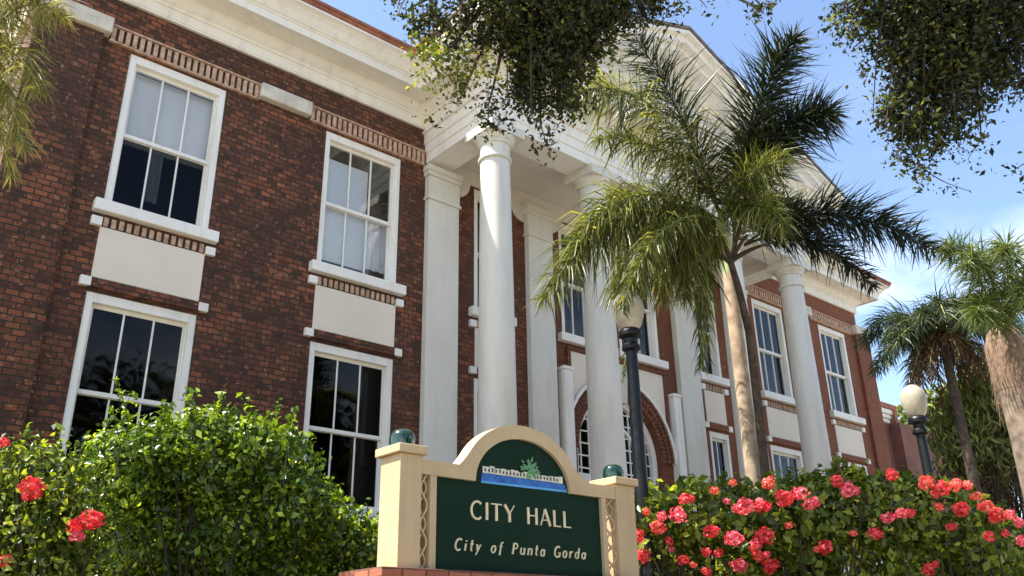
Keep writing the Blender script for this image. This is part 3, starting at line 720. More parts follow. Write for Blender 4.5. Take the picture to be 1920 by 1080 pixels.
# ------------------------------------------------------------------ PALMS
FRN = .38
def frond(parent, pts, n, L, mname, gravity=.35, wid=.022, plume=1., rad=.018, name='frond', hang=0., bare=.1):
    """rachis along pts (3 bezier points) with leaflets all round it"""
    n = int(n*FRN); wid = wid*.66; L = L*1.25
    P = bez(*[np.array(p) for p in pts], 40)
    T = unit(np.gradient(P, axis=0))
    t = RNG.uniform(bare, 1., n); i = np.clip((t*39).astype(int), 0, 38); fr = (t*39-i)[:, None]
    base = P[i]*(1-fr)+P[i+1]*fr; tan = T[i]
    ang = RNG.uniform(0, 2*PI, n)[:, None] if plume > .5 else (RNG.choice([0, PI], n)+RNG.normal(0, .5, n))[:, None]
    side = unit(np.cross(tan, [0, 0, 1.])); upv = np.cross(side, tan)
    rad_d = np.cos(ang)*side + np.sin(ang)*upv
    d = unit(rad_d + tan*RNG.uniform(.35, 1.0, (n, 1)) + RNG.normal(0, .2, (n, 3)))
    prof = (np.sin(np.clip(t, 0, 1)*PI*.80+.42)**.7)[:, None]
    ln = L*prof*np.where(RNG.uniform(0, 1, (n, 1)) < .25, RNG.uniform(.9, 1.35, (n, 1)), RNG.uniform(.45, 1., (n, 1)))
    g = np.array([0, 0, -1.])
    p0 = base; d1 = unit(d+g*hang); p1 = p0+d1*ln*.5; d2 = unit(d1+g*gravity); p2 = p1+d2*ln*.5
    nrm = unit(RNG.normal(0, 1, (n, 3))); w0 = unit(np.cross(d1, nrm)); wv = wid*RNG.uniform(.7, 1.2, (n, 1))/2
    V = np.stack([p0-w0*wv*.5, p0+w0*wv*.5, p1-w0*wv, p1+w0*wv, p2-w0*wv*.12, p2+w0*wv*.12], 1)
    o = grow_strips(name, M[mname], V, parent, [(0, 1, 3, 2), (2, 3, 5, 4)])
    q = MB(); k = P[::3]; q.tube(k, np.linspace(rad, rad*.25, len(k)), 6); q.build('stem', M['trunk_dark' if 'dark' in mname else 'shaft'], o)
    return o
def trunk(parent, x, y, z0, z1, r0_, r1_, m, rings=60, name='trunk', lean=(0, 0)):
    q = MB(); prof = []
    for k in range(rings+1):
        t = k/rings; rr = r0_+(r1_-r0_)*t; prof.append((rr*(1+.018*(k % 2)), z0+(z1-z0)*t))
    q.lathe(x, y, prof, 20)
    q.v = [(vx+lean[0]*(vz-z0)/(z1-z0), vy+lean[1]*(vz-z0)/(z1-z0), vz) for vx, vy, vz in q.v]
    return q.build(name, m, parent, smooth=True)
dP = 10.2
a = at(1397, 760, dP)
pt = at(1372, 470, dP)
palm = thing('foxtail_palm', 'pale ringed palm with bushy fronds standing before the portico', 'palm tree', (a[0], a[1], 1.1))
trunk(palm, a[0], a[1], 1.0, pt[2], .098, .082, M['trunk'], 70)
q = MB(); top = at(1352, 395, dP)
q.tube([(a[0], a[1], pt[2]-.01), (a[0], a[1], pt[2]+.25), ((a[0]+top[0])/2, (a[1]+top[1])/2, pt[2]+.45), tuple(top)], [.082, .09, .075, .04], 14); q.build('crownshaft', M['shaft'], palm, smooth=True)
def F(parent, base, ctrl, tip, n, L, m, **k):
    return frond(parent, [at(*base), at(*ctrl), at(*tip)], n, L, m, **k)
b0 = (1358, 420, dP)
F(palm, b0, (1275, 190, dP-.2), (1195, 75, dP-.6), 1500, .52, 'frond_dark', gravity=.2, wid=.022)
F(palm, b0, (1240, 110, dP-.5), (1075, 175, dP-1.0), 1900, .60, 'frond', gravity=1.0, hang=.4, wid=.022)
F(palm, b0, (1290, 250, dP-.1), (1120, 260, dP-.8), 1500, .50, 'frond', gravity=1.0, hang=.5)
F(palm, b0, (1150, 330, dP-.5), (1020, 560, dP-1.1), 2200, .58, 'frond', gravity=.9, hang=.35)
F(palm, b0, (1180, 285, dP-.4), (1075, 470, dP-.9), 2000, .56, 'frond', gravity=.9, hang=.35)
F(palm, b0, (1240, 350, dP-1.1), (1165, 580, dP-1.35), 1500, .34, 'frond', gravity=.9, hang=.4)
F(palm, b0, (1270, 380, dP-.3), (1285, 560, dP-.5), 1500, .46, 'frond', gravity=.9, hang=.5)
F(palm, (1330, 440, dP), (1190, 480, dP-.2), (1168, 715, dP-.3), 420, .16, 'frond_lime', gravity=.9, hang=.6, name='flower_stalk', bare=.5)
F(palm, b0, (1215, 380, dP-.1), (1150, 560, dP-.3), 1900, .58, 'frond', gravity=1.0, hang=.5)
F(palm, b0, (1250, 400, dP+.2), (1240, 560, dP+.1), 1300, .50, 'frond', gravity=1.0, hang=.5)
F(palm, (1362, 440, dP), (1310, 430, dP-.3), (1315, 690, dP-.4), 1300, .34, 'frond', gravity=.9, hang=.6)
F(palm, b0, (1370, 320, dP-.4), (1470, 300, dP-1.0), 1300, .42, 'frond', gravity=.7, hang=.2)
F(palm, b0, (1400, 340, dP-.5), (1470, 420, dP-1.1), 1300, .42, 'frond', gravity=.7, hang=.2)
# second, darker palm just right of it
b = at(1426, 830, 9.9); pt2 = at(1400, 560, 10.5)
palm2 = thing('foxtail_palm', 'slim dark trunked palm with near black fronds reaching right over the portico end', 'palm tree', (b[0], b[1], 1.1))
q = MB(); bb = np.array([b[0], b[1], 1.0]); q.tube([bb, np.array([b[0], b[1], 2.6]), at(1421, 760, 9.9), at(1404, 620, 9.9), at(1386, 545, 9.95), at(1369, 488, 10.0)], [.06, .055, .05, .045, .04, .035], 14)
q.build('trunk', M['trunk_dark'], palm2, smooth=True)
q = MB()
for e in ((1300, 462, 10.1), (1345, 430, 10.2), (1402, 440, 10.2), (1438, 458, 10.1), (1395, 400, 10.3)):
    q.tube(bez(at(1370, 490, 10.3), at((1370+e[0])/2, (490+e[1])/2-8, 10.2), at(*e), 8), np.linspace(.035, .014, 8), 6)
q.build('branches', M['trunk_dark'], palm2, smooth=True)
c0 = (1375, 470, 10.3)
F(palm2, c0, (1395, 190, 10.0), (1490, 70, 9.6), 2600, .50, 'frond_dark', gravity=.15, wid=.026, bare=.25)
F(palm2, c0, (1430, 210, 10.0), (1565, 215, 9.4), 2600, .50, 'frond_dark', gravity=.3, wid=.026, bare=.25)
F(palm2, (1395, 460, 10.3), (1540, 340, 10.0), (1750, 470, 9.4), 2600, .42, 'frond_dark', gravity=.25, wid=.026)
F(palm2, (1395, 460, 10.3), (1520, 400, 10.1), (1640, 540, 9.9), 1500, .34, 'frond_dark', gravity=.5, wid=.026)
F(palm2, c0, (1400, 380, 10.4), (1500, 390, 10.2), 1200, .40, 'frond', gravity=.5)
F(palm2, c0, (1380, 300, 10.4), (1400, 260, 10.4), 900, .40, 'frond_dark', gravity=.4, bare=.3)

# far palms at the right
def palm_crown(parent, c, n, span, L, m, cnt, droop=.8, seed=1, up0=.5, wid=.03, gravity=.6, tilt=None):
    rs = random.Random(seed)
    for k in range(n):
        a = 2*PI*k/n+rs.uniform(-.2, .2); e = up0+rs.uniform(-.35, .45)
        d = np.array([math.cos(a), math.sin(a), 0.])
        s = span*rs.uniform(.8, 1.1)
        p1 = c+d*s*.5+np.array([0, 0, s*.5*e*1.2]); p2 = c+d*s+np.array([0, 0, s*(e-droop)])
        frond(parent, [c, p1, p2], cnt, L, m, gravity=gravity, wid=wid, hang=.3, rad=.02)
c = at(1765, 625, 14.5)
t = thing('drooping_palm', 'dark umbrella shaped palm between the hall corner and the brown palm trunk', 'palm tree', (c[0], c[1], 1.1))
trunk(t, c[0], c[1], .9, c[2], .085, .07, M['trunk_dark'], 40)
palm_crown(t, c, 22, 1.3, .36, 'frond_blue', 700, droop=1.0, seed=4, up0=.75, wid=.03)
palm_crown(t, c-np.array([0, 0, .1]), 10, .75, .3, 'dry', 420, droop=1.5, seed=9, up0=.4, wid=.03)
c = at(1905, 560, 10.5); pb = at(1948, 900, 10.5)
t = thing('bottle_palm', 'thick brown fibrous palm trunk with lime green fronds at the right edge', 'palm tree', (pb[0], pb[1], 1.1))
q = MB(); x, y = pb[0], pb[1]
q.lathe(x, y, [(.26, 1.0), (.24, 2.2), (.21, 3.2), (.20, 4.0), (.215, 4.5)], 24); q.build('trunk', M['grey_bark'], t, smooth=True)
q = MB(); q.lathe(x, y, [(.218, 4.5), (.245, 4.62), (.25, 4.9), (.24, 5.1), (.20, 5.25), (.08, 5.4)], 24); 
for k in range(200):
    a_ = random.uniform(0, 2*PI); z_ = random.uniform(4.35, 5.2); rr = .238; d_ = random.uniform(.01, .05)
    c0_ = np.array([x+rr*math.cos(a_), y+rr*math.sin(a_), z_]); e_ = np.array([x+(rr+d_)*math.cos(a_+.05), y+(rr+d_)*math.sin(a_+.05), z_-random.uniform(.08, .3)])
    q.tube([c0_, e_], [.006, .002], 3)
q.build('fibre_sheath', M['fibre'], t, smooth=True)
cc = np.array([x, y, 5.2])
for i, (ct, tp) in enumerate((((1810, 430, 10.4), (1765, 470, 10.2)), ((1850, 430, 10.2), (1810, 500, 9.8)), ((1900, 430, 10.2), (1880, 470, 9.6)), ((1840, 520, 10.1), (1830, 600, 9.8)), ((1960, 420, 10.3), (1990, 520, 10)), ((1930, 460, 9.9), (1930, 580, 9.5)))):
    frond(t, [cc, at(*ct), at(*tp)], 1300, .36, 'frond_lime', gravity=.5, hang=.2)
# palm beyond the left corner
c = at(-60, 110, 7.6)
t = thing('feathery_palm', 'blurred green palm fronds reaching in at the top left corner', 'palm tree', (c[0], c[1], 1.1))
trunk(t, c[0], c[1], .9, c[2], .15, .11, M['trunk'], 40)
for ct, tp in (((40, -40, 7.4), (120, 30, 7.2)), ((20, 40, 7.3), (75, 170, 7.1)), ((0, 90, 7.4), (45, 280, 7.3)), ((-20, 140, 7.6), (20, 330, 7.6)), ((30, -90, 7.5), (60, -20, 7.2)), ((-160, 0, 7.8), (-240, 160, 7.8)), ((-80, -120, 7.8), (-60, -260, 7.9))):
    frond(t, [c, at(*ct), at(*tp)], 900, .34, 'frond_pale', gravity=.7, hang=.3, wid=.018)

# ------------------------------------------------------------------ SHRUBS
def shoots(q, pts, n, L):
    P = []; Nn = []
    for p in pts:
        p = np.array(p)-np.array([0, 0, L*.5]); d = unit(np.array([RNG.normal(0, .35), RNG.normal(0, .35), 1.])); e = p+d*L*1.5*RNG.uniform(.6, 1.2)
        for k in range(n): P.append(p+(e-p)*RNG.uniform(0, 1)+RNG.normal(0, .022, 3)); Nn.append(unit(d*.6+RNG.normal(0, .6, 3)))
        q.tube([p-np.array([0, 0, .35]), p, e], [.006, .005, .003], 4)
    return np.array(P), np.array(Nn)
def shrub(name, label, cat, blobs, n, size, mname, base_z=1.1, group=None, aspect=.55, shell=.5, twigs=40, droop=.1, jitter=.5, tops=()):
    cx = np.mean([b[0] for b in blobs], 0)
    t = thing(name, label, cat, (cx[0], cx[1], base_z), group)
    P, Nn = blob_points(blobs, n, shell); q = MB()
    for pts, k, L_ in tops:
        a_, b_ = shoots(q, pts, k, L_); P = np.concatenate([P, a_]); Nn = np.concatenate([Nn, b_])
    leaves('foliage', M[mname], P, Nn, size, t, aspect, jitter, droop=droop)
    root = np.array([cx[0], cx[1], base_z-.1])
    for k in range(twigs):
        c, r = blobs[random.randrange(len(blobs))]; d = unit(RNG.normal(0, 1, 3)); d[2] = abs(d[2]); e = np.array(c)+d*np.array(r)*.95
        rb = root+np.array([random.uniform(-.3, .3), random.uniform(-.3, .3), 0]); m_ = (rb+e)/2+RNG.normal(0, .12, 3)
        q.tube(bez(rb, m_, e, 7), np.linspace(.02, .005, 7), 5)
    q.build('stems', M['twig'], t)
    return t
dB = 7.6
bl = blobs_px([(240, 895, dB, 95), (330, 865, dB+.1, 85), (430, 865, dB, 90), (520, 880, dB, 80), (300, 985, dB+.25, 105), (450, 990, dB+.25, 115), (560, 950, dB-.05, 75), (620, 1000, dB+.2, 65), (680, 1030, dB+.3, 60), (250, 1090, dB+.4, 110), (400, 1110, dB+.4, 110), (540, 1090, dB+.4, 110), (650, 1100, dB+.3, 85), (200, 860, dB+.1, 50), (380, 820, dB-.2, 60), (290, 835, dB-.15, 55), (480, 835, dB-.15, 55)])
P = [at(x+random.uniform(-12, 12), y+random.uniform(8, 26), dB+random.uniform(-.3, .3)) for x, y in ((150, 850), (190, 810), (235, 790), (280, 775), (330, 772), (370, 768), (410, 762), (450, 768), (490, 775), (530, 790), (560, 810), (600, 840), (610, 890), (640, 930), (690, 970), (700, 975), (215, 800), (300, 770), (345, 765), (395, 765), (470, 772), (545, 800))]
bush = shrub('leafy_bush', 'big glossy lime green bush below the brick wing windows', 'bush', bl, 42000, .062, 'bush', shell=.35, twigs=14, tops=[(P, 40, .22), ([at(232, 765, dB), at(245, 762, dB)], 24, .24)])
def flower_mesh(name, m, r, n, seed):
    g = np.random.default_rng(seed); n = n-12*(seed % 3)
    d = unit(g.normal(0, 1, (n, 3))); 
    P = d*r*g.uniform(.6, 1.05, (n, 1)); s = r*.5
    nn = unit(d+g.normal(0, .35, (n, 3))); a = unit(np.cross(nn, g.normal(0, 1, (n, 3)))); b = np.cross(nn, a)
    V = np.stack([P-a*s*.6, P+b*s*.45+nn*s*.12, P+a*s*.6, P-b*s*.45+nn*s*.12], 1)
    me = bpy.data.meshes.new(name); k = V.reshape(-1, 3)
    me.from_pydata(k.tolist(), [], [tuple(range(4*i, 4*i+4)) for i in range(n)]); me.materials.append(m); return me
FM = {c: [flower_mesh(c+'_flower', M[c], 1., 90, 10+i) for i in range(3)] for c in ('red', 'coral', 'pink')}
def flower(parent, p, r, c):
    o = bpy.data.objects.new('flower_head', random.choice(FM[c])); o.location = Vector(p)-wpos(parent); o.scale = (r*random.uniform(.9, 1.15), r*random.uniform(.9, 1.15), r*random.uniform(.7, .9))
    o.rotation_euler = (random.uniform(-.9, .2), random.uniform(-.4, .4), random.uniform(0, 6.28)); link(o, parent)
# left flowering shrub
dL = 6.4
bl = blobs_px([(20, 900, dL, 80), (90, 900, dL, 75), (40, 990, dL-.1, 110), (130, 980, dL, 90), (60, 1080, dL-.1, 120), (180, 1060, dL, 80), (-60, 960, dL, 110), (-50, 1060, dL, 100)])
hb = shrub('flowering_shrub', 'dark leaved shrub with a few red blooms at the far left edge', 'shrub', bl, 9000, .055, 'ixora', tops=[([at(x, y, dL) for x, y in ((10, 850), (45, 840), (80, 838), (110, 845), (150, 880), (190, 930))], 24, .16)])
for x, y, r, c in ((58, 916, 23, 'red'), (6, 830, 12, 'red'), (170, 975, 22, 'red'), (140, 985, 15, 'red'), (12, 1052, 16, 'red'), (145, 1005, 13, 'pink')):
    flower(hb, at(x, y, dL-.45), r*mpp(dL-.4), c)
# right hedge: three ixoras
dR = 8.9
groups = [
 ('ixora_shrub', 'ixora shrub with pink and red flower heads beside the sign', [(1214, 975, 8.6, 34), (1210, 1030, 8.6, 42), (1214, 1090, 8.6, 50), (1225, 985, dR, 75), (1300, 975, dR, 75), (1380, 975, dR, 75), (1250, 1070, dR+.3, 95), (1370, 1070, dR+.3, 110), (1215, 1080, dR+.3, 70)]),
 ('ixora_shrub', 'middle ixora shrub with sprouting top and coral blooms under the corner column', [(1460, 970, dR, 75), (1540, 960, dR, 75), (1610, 955, dR, 75), (1480, 1060, dR+.3, 110), (1600, 1060, dR+.3, 110)]),
 ('ixora_shrub', 'rightmost ixora shrub with orange blooms sloping down to the right', [(1690, 960, dR, 75), (1770, 975, dR, 75), (1840, 1010, dR, 70), (1710, 1060, dR+.3, 110), (1820, 1080, dR+.3, 100), (1900, 1060, dR+.3, 75), (1960, 1080, dR+.3, 80)])]
FL = [
 [(1272,967,22,'pink'),(1235,990,18,'coral'),(1285,935,17,'red'),(1396,948,22,'pink'),(1332,996,18,'red'),(1197,1002,16,'red'),(1205,1042,20,'red'),(1280,1050,15,'red'),(1255,1015,11,'red'),(1375,1010,22,'pink'),(1385,1060,20,'pink'),(1240,968,13,'pink'),(1325,1035,14,'red'),(1347,1036,12,'red'),(1325,1072,14,'red'),(1258,1030,8,'pink'),(1340,920,12,'coral'),(1362,940,9,'pink'),(1422,1042,17,'red'),(1300,1060,10,'coral'),(1212,960,10,'coral')],
 [(1430,950,22,'red'),(1470,935,22,'red'),(1500,925,20,'pink'),(1520,945,20,'pink'),(1570,900,18,'red'),(1590,918,22,'pink'),(1548,1025,18,'red'),(1432,1005,22,'red'),(1445,1060,20,'red'),(1440,907,16,'coral'),(1640,1000,15,'pink'),(1665,970,16,'pink'),(1480,985,10,'coral'),(1420,1018,16,'pink'),(1375,905,10,'coral'),(1600,1000,9,'coral')],
 [(1672,890,16,'red'),(1735,905,18,'coral'),(1765,915,20,'red'),(1790,910,18,'coral'),(1690,962,14,'pink'),(1705,962,14,'red'),(1803,955,20,'red'),(1784,988,13,'red'),(1850,950,18,'coral'),(1870,965,18,'red'),(1893,965,14,'pink'),(1910,980,14,'pink'),(1740,1068,16,'red'),(1855,1005,14,'red'),(1640,1000,17,'red'),(1885,1000,11,'red'),(1915,1015,13,'pink'),(1815,910,12,'coral'),(1830,930,14,'coral'),(1760,950,12,'coral')]]
for (nm, lb, bb), fl in zip(groups, FL):
    x0, x1 = min(b[0] for b in bb), max(b[0] for b in bb)
    ys = lambda x: np.interp(x, [1190, 1280, 1450, 1600, 1750, 1850, 1930], [945, 912, 905, 895, 905, 945, 990])
    tp = [([at(x, ys(x)+random.uniform(0, 14), dR+random.uniform(-.3, .3)) for x in np.linspace(x0-20, x1+20, 15)], 20, .13)]
    if x0 > 1400 and x1 < 1650: tp.append(([at(x, y, dR-.2) for x, y in ((1600, 900), (1610, 888), (1620, 902), (1606, 895))], 40, .16))
    t = shrub(nm, lb, 'shrub', blobs_px(bb, .9), 7200, .088, 'ixora', group='ixora shrubs in the hedge', shell=.6, tops=tp)
    for x, y, r, c in fl:
        flower(t, at(x, y, dR-.62), r*.78*mpp(dR-.6), c)
        if r > 15: flower(t, at(x+random.uniform(-16, 16), y+random.uniform(-12, 12), dR-.55), r*.45*mpp(dR-.6), random.choice(('red', 'pink', 'coral')))
# weeping trees and thicket behind the right hedge
bl = blobs_px([(1830, 770, 15, 70), (1870, 730, 15, 70), (1800, 830, 15, 60), (1860, 840, 15, 80), (1930, 780, 15, 90), (1960, 700, 15.5, 90)])
t = shrub('weeping_tree', 'weeping green tree with hanging foliage behind the right hedge', 'tree', bl, 14000, .16, 'weeping', aspect=.22, droop=1.2, shell=.4, twigs=30)
bl = blobs_px([(1810, 910, 15, 65), (1870, 900, 15, 90), (1950, 900, 15, 90)])
t = shrub('dry_thicket', 'reddish brown bare thicket under the weeping tree', 'shrub', bl, 6000, .09, 'dry', aspect=.2, droop=.6, shell=.3, twigs=90)
bl = blobs_px([(1700, 830, 30, 60), (1770, 800, 30, 70), (1860, 760, 30, 80), (1940, 740, 30, 90)])
shrub('distant_tree', 'hazy green tree far beyond the annex roof', 'tree', bl, 9000, .3, 'weeping', shell=.4)

# ------------------------------------------------------------------ OAKS
def oak_leaves(parent, lst, dens, size, mname, name='crown'):
    """lst: (px,py,depth,rpx,weight)"""
    P = []
    for (x, y, d, r, wt) in lst:
        k = int((1.25 if name == 'right_crown' else 1.5)*dens*wt*(r/50.)**2); R_ = r*mpp(d)
        c = at(x, y, d)
        nc = max(3, k//42)
        cl = c+unit(RNG.normal(0, 1, (nc, 3)))*R_*RNG.uniform(.05, 1., (nc, 1))**.5
        ii = RNG.integers(0, nc, k); P.append(cl[ii]+RNG.normal(0, size*1.25, (k, 3)))
    P = np.concatenate(P); return leaves(name, M[mname], P, RNG.normal(0, 1, P.shape)+np.array([0, 0, .6]), size, parent, .5, .5)
t = thing('live_oak', 'dark leafy oak overhanging the top of the view from behind the camera', 'tree', (-1.5, -15.5, 0))
q = MB(); tb = np.array([-1.5, -15.5, -.1]); tc = np.array([-1.0, -14.6, 4.6])
q.tube([tb, tb+(0, .1, 1.2), (tb+tc)/2+(0, 0, .4), tc], [.55, .42, .36, .30], 14)
q.build('trunk', M['trunk_dark'], t, smooth=True)
d5 = 5.2
lt = [(745, 15, d5, 22, .5), (800, 40, d5, 38, 1), (860, 30, d5, 45, .7), (930, 50, d5, 55, 1.1), (1000, 40, d5, 80, 1.9), (1080, 40, d5, 80, 1.9), (1150, 25, d5, 55, 1.4), (1000, 120, d5, 62, 1.8), (1065, 110, d5, 60, 1.7), (1045, 165, d5, 38, 1.2), (985, 170, d5, 34, 1), (1110, 95, d5, 35, .9), (1190, 20, d5, 26, 1.), (1225, 15, d5, 24, .9), (1270, 10, d5, 16, .8), (1240, 12, d5, 26, .7), (1262, 38, d5, 9, .9), (1205, 8, d5, 25, .6), (1325, 14, d5, 9, .8), (1422, 12, d5, 28, .6), (1000, 205, d5, 20, 1), (1048, 205, d5, 20, 1), (960, 185, d5, 22, .9), (905, -40, d5, 120, 1), (1080, -60, d5, 130, 1), (870, 90, d5, 35, .5)]
oak_leaves(t, lt, 430, .035, 'oak')
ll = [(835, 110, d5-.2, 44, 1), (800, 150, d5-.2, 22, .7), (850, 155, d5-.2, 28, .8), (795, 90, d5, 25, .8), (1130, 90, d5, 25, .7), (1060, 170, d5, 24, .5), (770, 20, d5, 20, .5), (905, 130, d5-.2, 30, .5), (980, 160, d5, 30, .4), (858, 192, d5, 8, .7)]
oak_leaves(t, ll, 300, .038, 'oak_lit', 'sunlit_leaves')
hang = [(random.uniform(800, 1130), random.uniform(195, 232)) for _ in range(9)]+[(918, 205), (914, 190), (922, 222), (912, 240), (908, 228), (920, 178), (1012, 225), (1018, 245), (1022, 262), (1030, 280), (1005, 212), (858, 180), (882, 168)]
oak_leaves(t, [(x, y, d5-.1, 9, 1.2) for x, y in hang], 420, .036, 'oak', 'hanging_leaves')
d6 = 6.0
lr = [(1560, 30, d6, 22, .5), (1600, 30, d6, 40, .6), (1650, 30, d6, 55, 1.1), (1720, 40, d6, 90, 1.8), (1800, 40, d6, 95, 1.9), (1880, 40, d6, 80, 1.8), (1700, 120, d6, 70, 1.6), (1780, 140, d6, 85, 1.8), (1850, 130, d6, 60, 1.6), (1900, 110, d6, 45, 1.4), (1640, 100, d6, 35, .6), (1700, 200, d6, 55, 1.4), (1770, 210, d6, 60, 1.5), (1650, 215, d6, 26, .9), (1720, 260, d6, 38, 1.3), (1760, 270, d6, 30, 1.1), (1690, 290, d6, 24, .9), (1720, 305, d6, 20, .9), (1830, 210, d6, 30, 1), (1835, 262, d6, 14, .9), (1820, 290, d6, 11, .9), (1850, 310, d6, 7, .8), (1904, 168, d6, 20, 1), (1915, 160, d6, 22, 1), (1902, 315, d6, 11, .7), (1916, 352, d6, 7, .8), (1740, 335, d6, 12, .8), (1770, 345, d6, 9, .7), (1795, 355, d6, 8, .6), (1590, 90, d6, 22, .35), (1610, 130, d6, 18, .3), (1750, -60, d6, 150, 1), (1900, -50, d6, 120, 1), (1600, -40, d6, 60, .6)]
oak_leaves(t, lr, 450, .040, 'oak', 'right_crown')
oak_leaves(t, [(1600, 50, d6-.1, 30, .4), (1660, 190, d6-.1, 30, .5), (1730, 200, d6-.2, 40, .3), (1710, 300, d6-.1, 20, .7), (1745, 330, d6-.1, 14, .7), (1680, 240, d6, 20, .5)], 220, .042, 'oak_lit', 'sunlit_leaves')
q = MB()
def limb(pts, r0_, r1_): 
    P = [np.array(p) for p in pts]; q.tube(bez(P[0], P[1], P[2], 14), np.linspace(r0_, r1_, 14), 8)
hA, hB = at(960, -70, d5+.1), at(1790, -70, d6+.1)
limb([tc, (tc+hA)/2+(0, 0, 1.0), hA], .22, .07); limb([tc, (tc+hB)/2+(0, 0, 1.5), hB], .26, .08)
for x, y in ((760, 20), (830, 110), (860, 190), (1000, 150), (1060, 170), (1120, 90), (1240, 20), (915, 200), (1015, 240), (930, 60)):
    limb([hA, at((960+x)/2+20, (y-70)/2-20, d5+.1), at(x, y, d5)], .028, .004)
limb([at(915, 200, d5), at(920, 222, d5), at(908, 246, d5-.1)], .004, .002); limb([at(1012, 220, d5), at(1016, 250, d5), at(1032, 288, d5-.1)], .004, .002)
limb([at(1200, -20, d5), at(1300, -30, d5), at(1326, 16, d5)], .006, .002); limb([at(1320, -40, d5), at(1400, -30, d5), at(1432, 18, d5)], .008, .003)
for x, y in ((1560, 30), (1600, 90), (1650, 215), (1720, 300), (1760, 270), (1840, 265), (1905, 165), (1800, 200), (1700, 120), (1860, 130)):
    limb([hB, at((1790+x)/2+15, (y-70)/2-20, d6+.1), at(x, y, d6)], .03, .004)
limb([at(1720, 300, d6), at(1745, 338, d6), at(1818, 358, d6-.1)], .005, .002); limb([at(1840, 262, d6), at(1820, 285, d6), at(1815, 300, d6)], .004, .002)
limb([at(1950, 300, d6), at(1925, 300, d6), at(1898, 322, d6)], .006, .002)
for lst, dd, hx, m_ in ((lt, d5, 960, 46), (lr, d6, 1790, 60)):
    for k in range(m_):
        e_ = lst[k % len(lst)]
        if e_[3] < 20: continue
        ex, ey = e_[0]+random.uniform(-.5, .5)*e_[3], e_[1]+random.uniform(-.5, .7)*e_[3]
        if ex < 1500 and dd == d6: continue
        limb([at(hx+(ex-hx)*.6+random.uniform(-30, 30), -60, dd), at(hx+(ex-hx)*.9+random.uniform(-25, 25), ey*.35-20, dd+random.uniform(-.2, .2)), at(ex, ey, dd+random.uniform(-.3, .3))], .010, .0025)
q.build('limbs', M['trunk_dark'], t, smooth=True)
for i, (ox, oy, lb) in enumerate(((9, -27, 'unseen broad oak added across the street to darken the lower panes, the nearer one'), (27, -26, 'unseen broad oak added across the street to darken the panes, farther along'))):
    t = thing('reflection_oak', lb, 'tree', (ox, oy, 0))  # unseen tree, added for its dark reflection in the windows
    q = MB(); q.tube([(ox, oy, -.1), (ox+.2, oy, 2), (ox, oy+.3, 5)], [.6, .45, .35], 12); q.build('trunk', M['trunk_dark'], t, smooth=True)
    bl = [((ox+random.uniform(-7, 7), oy+random.uniform(-3, 3), random.uniform(5, 10)), (3.6, 3.2, 2.9)) for k in range(13)]
    P, Nn = blob_points(bl, 16000, .4); leaves('crown', M['oak'], P, Nn, .42, t, .6, .6)

# ------------------------------------------------------------------ GROUND
def struct(o): o['kind'] = 'structure'; return o
def gz(x, y): 
    t = min(1, max(0, (y+8.6)/1.8)); return 1.15*t*t*(3-2*t)
gm, nt, bb = mat('bounce_ground'); co = objco(nt)  # unseen ground, coloured light tan to bounce warm light onto the facade
c = ramp(nt, noise(nt, co, .9, 6, .7), [(.3, (.20, .17, .09)), (.55, (.34, .28, .17)), (.75, (.42, .34, .23))])
nt.links.new(c.outputs['Color'], bb.inputs['Base Color']); bb.inputs['Roughness'].default_value = .95; bump(nt, bb, noise(nt, co, 30, 5), .8, .03)
q = MB(); xs = [-600, -120, -40, -15, -5, 0, 5, 10, 15, 20, 30, 60, 150, 700]; ys_ = [-600, -100, -40, -20, -12, -9.0]+[-8.6+.2*k for k in range(10)]+[-6, -3, 0, 5, 15, 40, 120, 700]
for i in range(len(xs)-1):
    for j in range(len(ys_)-1):
        q.quad((xs[i], ys_[j], gz(0, ys_[j])), (xs[i+1], ys_[j], gz(0, ys_[j])), (xs[i+1], ys_[j+1], gz(0, ys_[j+1])), (xs[i], ys_[j+1], gz(0, ys_[j+1])))
struct(q.build('ground', gm, recalc=False))
pm = painted('pavement_concrete', (.52, .49, .44), (.42, .39, .34), .9, 2.5, .5)
q = MB(); q.box(-60, 90, -14.6, -8.7, -.1, .12); struct(q.build('bounce_pavement', pm))  # unseen light paving, laid broad to bounce sunlight onto the facade
am = painted('asphalt', (.075, .072, .068), (.05, .048, .046), .9, 8, .6)
q = MB(); q.box(-60, 90, -21.5, -14.61, -.1, .004); struct(q.build('road', am))
sm_ = painted('soil', (.075, .052, .035), (.04, .028, .018), .95, 12, .8)
q = MB(); q.quad((-3, -6.7, 1.156), (9.4, -6.7, 1.156), (9.4, -.6, 1.156), (-3, -.6, 1.156)); q.quad((12.8, -6.7, 1.156), (20, -6.7, 1.156), (20, -.6, 1.156), (12.8, -.6, 1.156)); struct(q.build('added_soil_bed', sm_, recalc=False))  # unseen dark bed, added to cut bounce light under the bushes
q = MB(); q.box(9.6, 12.6, -9.04, -3.7, .0, 1.16+.02); struct(q.build('path', pm))

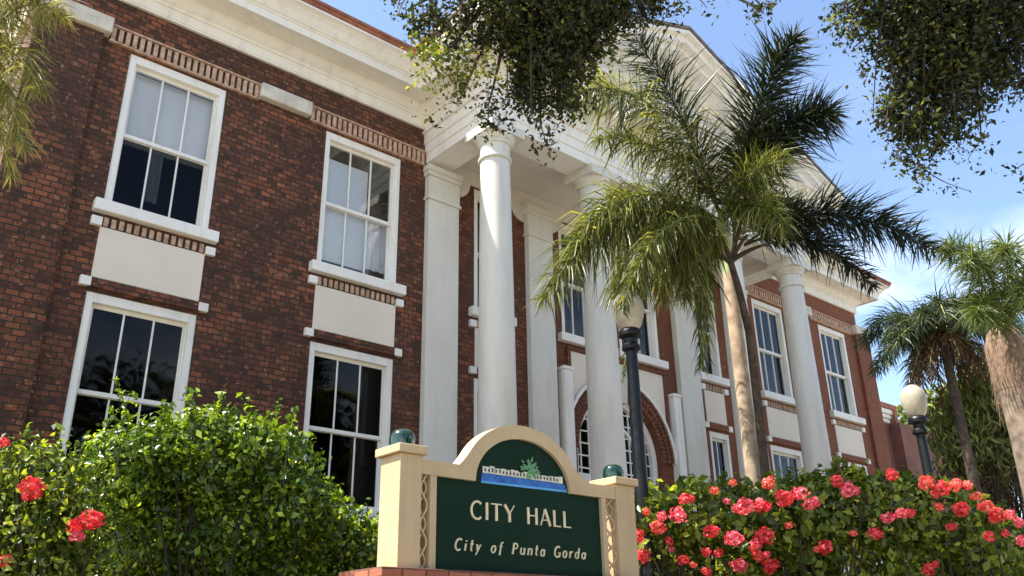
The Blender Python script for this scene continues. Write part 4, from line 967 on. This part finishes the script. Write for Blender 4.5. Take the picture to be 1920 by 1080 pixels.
# ------------------------------------------------------------------ LIGHT, SKY, CAMERA
SUN_EL = math.radians(60); sd = np.array([-1., .45]); sd = sd/np.linalg.norm(sd)
sdir = Vector((sd[0]*math.cos(SUN_EL), sd[1]*math.cos(SUN_EL), math.sin(SUN_EL)))
L = bpy.data.lights.new('sun', 'SUN'); L.energy = 4.8; L.angle = math.radians(.53); L.color = (1., .94, .84)
lo = bpy.data.objects.new('sun', L); lo.rotation_euler = (-sdir).to_track_quat('-Z', 'Y').to_euler(); link(lo)
W = bpy.data.worlds.new('World'); S.world = W; W.use_nodes = True; nt = W.node_tree
bg = nt.nodes['Background']
sky = nt.nodes.new('ShaderNodeTexSky'); sky.sky_type = 'NISHITA'; sky.sun_disc = False; sky.sun_elevation = SUN_EL
sky.sun_rotation = math.atan2(sd[0], sd[1]); sky.air_density = 1.0; sky.dust_density = 1.2; sky.ozone_density = 1.6
tc_ = nt.nodes.new('ShaderNodeTexCoord'); mp = nt.nodes.new('ShaderNodeMapping'); mp.inputs['Scale'].default_value = (1, 1, 2.6)
nt.links.new(tc_.outputs['Generated'], mp.inputs['Vector'])
cn = N(nt, 'ShaderNodeTexNoise', Scale=2.6, Detail=9, Roughness=.58); nt.links.new(mp.outputs[0], cn.inputs['Vector'])
cr = ramp(nt, cn.outputs['Fac'], [(.50, (0, 0, 0)), (.72, (.8, .8, .8))])
sp = nt.nodes.new('ShaderNodeSeparateXYZ'); nt.links.new(tc_.outputs['Generated'], sp.inputs[0])
el = ramp(nt, sp.outputs['Z'], [(.0, (1, 1, 1)), (.28, (.8, .8, .8)), (.42, (.12, .12, .12)), (.6, (0, 0, 0))])
cm = MIX(nt, 1., cr.outputs['Color'], el.outputs['Color'], 'MULTIPLY')
fin = MIX(nt, cm, sky.outputs['Color'], (9.5, 9.4, 9.2))
nt.links.new(fin, bg.inputs['Color']); bg.inputs['Strength'].default_value = .13
cam = bpy.data.cameras.new('camera'); cam.sensor_width = 36; cam.lens = FPX/1920*36; cam.clip_end = 3000; cam.clip_start = .05
co_ = bpy.data.objects.new('camera', cam); link(co_)
Rm = Matrix(((rt[0], up[0], -fw[0]), (rt[1], up[1], -fw[1]), (rt[2], up[2], -fw[2])))
co_.matrix_world = Matrix.Translation(Vector(CAM)) @ Rm.to_4x4()
S.camera = co_
S.view_settings.view_transform = 'Standard'; S.view_settings.look = 'None'; S.view_settings.exposure = 1.37; S.view_settings.gamma = 1
S.cycles.max_bounces = 8; S.cycles.transparent_max_bounces = 12
S.cycles.use_denoising = True
